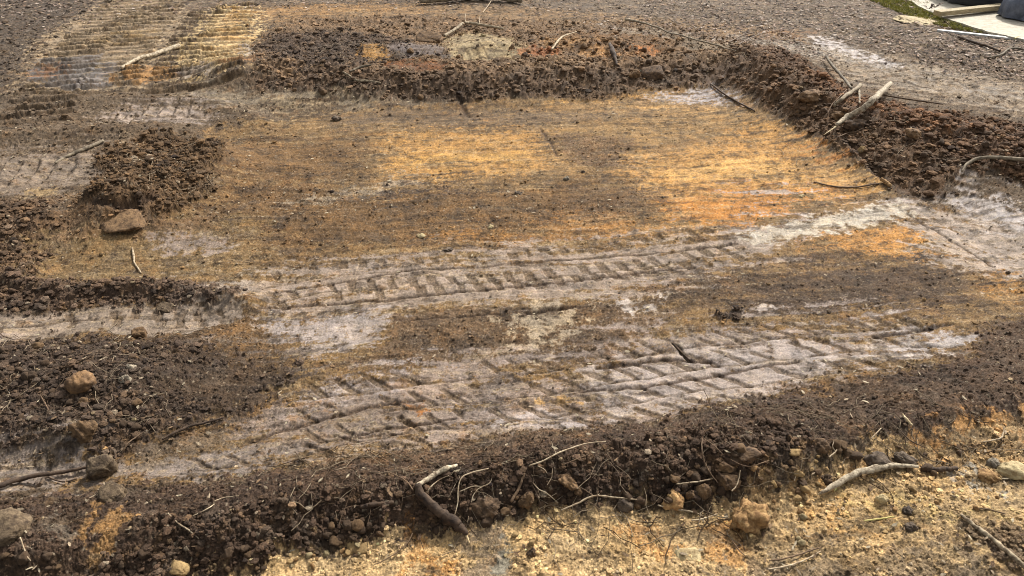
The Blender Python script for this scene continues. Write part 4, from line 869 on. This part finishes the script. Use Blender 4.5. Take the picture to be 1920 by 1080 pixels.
K('mud_slab', 'cracked pale clay plate at the bottom right of centre', 'mud slab', 1290, 1040, 44, 20, 'stone_pale', 6, .06, .4)
# tumbled clods: individuals that look alike, copied from a few shapes
PROTO = {}
def scatter(group, label, boxes, n, mats, smin, smax, seed, name='soil_clod', cat='clod'):
    r = np.random.default_rng(seed); pts = []
    for i in range(n):
        b = boxes[r.integers(len(boxes))]; t = r.uniform(); pts.append((b[0]+(b[2]-b[0])*t, b[1]+(b[3]-b[1])*t+r.uniform(-b[4], b[4])))
    P = hits(pts)
    for i in range(n):
        mat = mats[r.integers(len(mats))]; key = (mat, int(r.integers(4)))
        me = PROTO.get(key)
        if me is None:
            V, T = lump(3, 900+key[1]*7+len(mat), 8, .12, .8); me = PROTO[key] = mesh_np(name, V, T, M[mat])
        s = min(smax, smin*(1-r.uniform())**(-1/2.2))*px2m(P[i])/2
        o = bpy.data.objects.new(name, me); COL.objects.link(o)
        o.location = (P[i][0], P[i][1], P[i][2]+s*.35); o.scale = (s, s*r.uniform(.8, 1), s*r.uniform(.75, 1.05)); o.rotation_euler = (r.uniform(-.5, .5), r.uniform(-.5, .5), r.uniform(0, 6.28))
        tag(o, label, cat, group)
scatter('dark clods along the near ridge face', 'small dark brown clod tumbled on the face of the near ridge', [(620, 1000, 860, 975, 22), (880, 965, 1240, 930, 26), (1180, 930, 1420, 880, 28), (1240, 900, 1420, 860, 25), (420, 1040, 680, 1000, 18)], 70, ['clod_dark', 'clod_dark', 'clod_brown'], 11, 26, 51)
scatter('brown clods where ridge meets clay', 'small brown clod where the dark ridge meets the yellow clay', [(1400, 900, 1620, 850, 30), (1440, 930, 1560, 900, 20), (1700, 880, 1900, 830, 25), (1480, 880, 1700, 845, 16)], 42, ['clod_brown', 'clod_tan', 'clod_brown', 'clod_dark'], 9, 22, 52)
scatter('clods on the dark heap at left', 'small dark clod lying on the dark heap at left', [(0, 740, 260, 780, 50), (0, 690, 120, 690, 30), (60, 660, 300, 670, 18)], 38, ['clod_dark', 'clod_dark', 'clod_brown'], 9, 20, 53)
scatter('clods along the bottom left', 'small dark clod near the bottom left corner', [(0, 1060, 520, 1050, 18), (250, 1040, 500, 1020, 20)], 26, ['clod_dark', 'clod_brown'], 10, 24, 54)
scatter('clods on the far bank', 'small brown clod on the slope of the far bank', [(640, 75, 1380, 85, 35), (950, 100, 1380, 130, 25), (520, 170, 1000, 175, 12)], 44, ['clod_dark', 'clod_brown', 'clod_brown'], 7, 16, 55)
scatter('clods on the right bank', 'small brown clod on the slope of the right bank', [(1400, 130, 1560, 230, 30), (1560, 230, 1900, 300, 40), (1500, 230, 1680, 280, 14)], 44, ['clod_dark', 'clod_brown'], 7, 16, 56)
scatter('pale clay lumps on the near clay', 'small pale yellow clay lump on the near yellow clay', [(480, 1070, 700, 1030, 12), (880, 1010, 1400, 1000, 40), (1400, 1000, 1900, 920, 45), (1440, 930, 1520, 960, 30)], 70, ['clod_tan', 'stone_pale', 'clod_tan', 'clod_orange'], 6, 15, 57, 'clay_lump', 'clay lump')
# ------------------------------------------------------------------ upper right: paving, moss, boards and draped heaps
def box_mesh(name, size, mat, bev=.004, seed=0):
    import bmesh
    bm = bmesh.new(); bmesh.ops.create_cube(bm, size=1)
    for v in bm.verts: v.co = Vector((v.co.x*size[0], v.co.y*size[1], v.co.z*size[2]))
    bmesh.ops.bevel(bm, geom=bm.edges[:], offset=bev, segments=2, profile=.6, affect='EDGES')
    me = bpy.data.meshes.new(name); bm.to_mesh(me); bm.free(); me.materials.append(mat); return me
M_CON = noise_mat('concrete', (178, 166, 144), (228, 218, 196), 22, .85, bump=.002, rnd=0, lo=.3, hi=.7)
M_WOOD = noise_mat('weathered_timber', (96, 78, 56), (212, 192, 150), 16, .8, stretch=(1, 12, 12), rnd=0, lo=.25, hi=.6)
M_WHITE = noise_mat('white_paint', (206, 204, 194), (242, 240, 232), 30, .5, rnd=0)
M_BLACK, t_, b_ = newmat('plain_black'); b_.inputs['Base Color'].default_value = (.006, .006, .008, 1); b_.inputs['Roughness'].default_value = .45
nn_ = N(t_, 'ShaderNodeTexNoise', Scale=14., Detail=4.); bb_ = N(t_, 'ShaderNodeBump', Distance=.01, Strength=.5); t_.links.new(nn_.outputs[0], bb_.inputs['Height']); t_.links.new(bb_.outputs[0], b_.inputs['Normal'])
M_TARP = noise_mat('tarpaulin', (66, 72, 86), (122, 128, 144), 8, .42, bump=.006, rnd=0)
def poly_slab(name, pts, z0, z1, mat, jag=.0, seg=10):
    P = W(pts, z1); Q = []
    r = np.random.default_rng(4)
    for i in range(len(P)):
        a, b = P[i], P[(i+1) % len(P)]
        for k in range(seg): Q.append(a+(b-a)*k/seg+r.normal(0, jag, 2))
    import bmesh
    bm = bmesh.new(); up = [bm.verts.new((q[0], q[1], z1)) for q in Q]; dn = [bm.verts.new((q[0], q[1], z0)) for q in Q]; n = len(Q)
    bm.faces.new(up); 
    for i in range(n): bm.faces.new((up[i], dn[i], dn[(i+1) % n], up[(i+1) % n]))
    bmesh.ops.recalc_face_normals(bm, faces=bm.faces[:])
    me = bpy.data.meshes.new(name); bm.to_mesh(me); bm.free(); me.materials.append(mat); return link(name, me)
pv = poly_slab('concrete_path', [(1630, -40), (2300, -60), (2400, 190), (1920, 74), (1850, 58), (1785, 38), (1735, 18)], -.05, .075, M_CON, .006); tag(pv, kind='structure')
# moss and low grass on the verge
def tufts(name, n, seed):
    r = np.random.default_rng(seed); pts = []; poly = [(1585, -15), (1625, -25), (1715, 16), (1772, 38), (1842, 60), (1920, 78), (1925, 86), (1850, 68), (1790, 60), (1730, 45), (1670, 22)]
    lo = np.min(poly, 0); hi = np.max(poly, 0)
    while len(pts) < n:
        q = r.uniform(lo, hi, (400, 2)); d = sdpoly(q[:, 0], q[:, 1], np.array(poly, float)); dens = noise(q[:, 0]*.06, q[:, 1]*.12, 3)
        for a, dd, e in zip(q, d, dens):
            if dd > -6 and e > -.25+r.uniform(-.2, .2): pts.append(at(a[0], a[1]))
    P = np.array(pts[:n]); z = terrain(P[:, 0], P[:, 1], False)[0]; V = []; Fc = []; CL = []
    for i in range(n):
        hh = r.uniform(.004, .018); wd = r.uniform(.004, .009); a = r.uniform(0, 6.28); lx, ly = r.normal(0, .014, 2); b = len(V)
        dx, dy = math.cos(a)*wd, math.sin(a)*wd
        V += [(P[i, 0]-dx, P[i, 1]-dy, z[i]), (P[i, 0]+dx, P[i, 1]+dy, z[i]), (P[i, 0]+lx, P[i, 1]+ly, z[i]+hh+.01)]
        Fc.append((b, b+1, b+2)); cc = lin([(178, 172, 70), (198, 186, 86), (136, 142, 66), (214, 204, 140)][r.integers(4)])*r.uniform(.7, 1.2); CL += [cc]*3
    return link(name, mesh_np(name, V, Fc, M_SOIL, np.array(CL), None, False))
ms = tufts('moss', 16000, 61); tag(ms, 'low yellow green moss along the edge of the concrete path', 'moss', kind='stuff')
def board(name, label, cat, pa, pb, za, zb, wid, thk, mat):
    a = np.array([*at(*pa, za), za]); b = np.array([*at(*pb, zb), zb]); d = b-a; L = np.linalg.norm(d)
    me = box_mesh(name, (L, wid, thk), mat, min(.004, thk*.15)); o = link(name, me, None, tuple((a+b)/2))
    o.rotation_euler = (0, -math.asin(d[2]/L), math.atan2(d[1], d[0])); tag(o, label, cat); return o
board('timber_plank', 'weathered timber plank lying across the concrete path', 'plank', (1757, 25), (1880, 12), .12, .12, .09, .045, M_WOOD)
board('white_pole', 'long white painted strip lying along the mossy verge', 'pole', (1757, 58), (1902, 74), .05, .05, .045, .03, M_WHITE)
S('twig', 'thin straw lying over the right end of the white strip', 'twig', [(1902, 73), (1912, 69), (1926, 66)], [1, 1.2, .8], 'straw', .02)
K('concrete_chunk', 'long flat pale piece of broken concrete sunk in the moss', 'concrete chunk', 1722, 37, 78, 11, 'stone_pale', 8, .06, .4, -.35, .3)
# dead plant clump on the slab
pc = bpy.data.objects.new('dead_plant', None); COL.objects.link(pc); p0 = at(1748, 17, .09); pc.location = (*p0, .092)
tag(pc, 'clump of dark dead leaves on the concrete beside the plank', 'dead plant')
for i in range(9):
    a = random.uniform(0, 6.28); L = random.uniform(.05, .11); wd = .014
    c0 = np.array([random.uniform(-.06, .06), random.uniform(-.03, .03), .0]); tip = c0+np.array([math.cos(a)*L, math.sin(a)*L*.6, random.uniform(.02, .07)])
    mid = (c0+tip)/2+np.array([0, 0, .015]); nrm = np.array([-math.sin(a), math.cos(a), 0])*wd
    V = [c0, mid+nrm, mid-nrm, tip]; V = V+[v-np.array([0, 0, .002]) for v in V]
    me = mesh_np('leaf', V, [(0, 2, 1), (1, 2, 3), (4, 5, 6), (5, 7, 6), (0, 1, 5), (0, 5, 4), (1, 3, 7), (1, 7, 5), (3, 2, 6), (3, 6, 7), (2, 0, 4), (2, 4, 6)], M['bark_dark'], None, None, False); link('leaf', me, pc)
K('soil_clod', 'small dark scrap lying alone on the pale concrete', 'clod', 1893, 47, 9, 5, 'stone_dark', sub=3)
# plain black heap and blue grey tarpaulin, folds modelled as one draped surface each
def drape(name, label, cat, cx, cy, rx, ry, hh, mat, seed, nfold, depth, sup=4.0, z0=.088):
    n = 120; m = 40; V = []
    for j in range(m+1):
        t = j/m; rad = math.sin(t*math.pi/2)**.55; zz = (math.cos(t*math.pi/2))**.55
        for i in range(n):
            a = 2*math.pi*i/n; ca, sa = math.cos(a), math.sin(a)
            q = (abs(ca)**sup+abs(sa)**sup)**(-1/sup)
            f = 1+depth*math.sin(a*nfold+1.7*math.sin(a*3+seed))*(1-zz*.7)+depth*.6*math.sin(a*nfold*2.3+seed)*(1-zz)
            V.append((cx+rx*q*rad*ca*f, cy+ry*q*rad*sa*f, z0+hh*zz*(1+.06*math.sin(a*4+seed)*rad)))
    Fc = [(j*n+i, (j+1)*n+i, (j+1)*n+(i+1) % n, j*n+(i+1) % n) for j in range(m) for i in range(n)]
    V = np.array(V); c0 = np.array([cx, cy, z0]); o = link(name, mesh_np(name, V-c0, Fc, mat), None, tuple(c0)); tag(o, label, cat); return o
q = at(1868, 11, .09)
drape('black_heap', 'bulky black heap with shallow folds at the top right edge', 'plastic sheet', q[0]+.30, q[1]+.44, .68, .46, .45, M_BLACK, 2, 9, .02)
q = at(1900, 40, .09)
drape('tarpaulin', 'blue grey tarpaulin bundle at the top right corner', 'tarpaulin', q[0]+.36, q[1]+.20, .36, .24, .24, M_TARP, 5, 3, .09, 2.2)
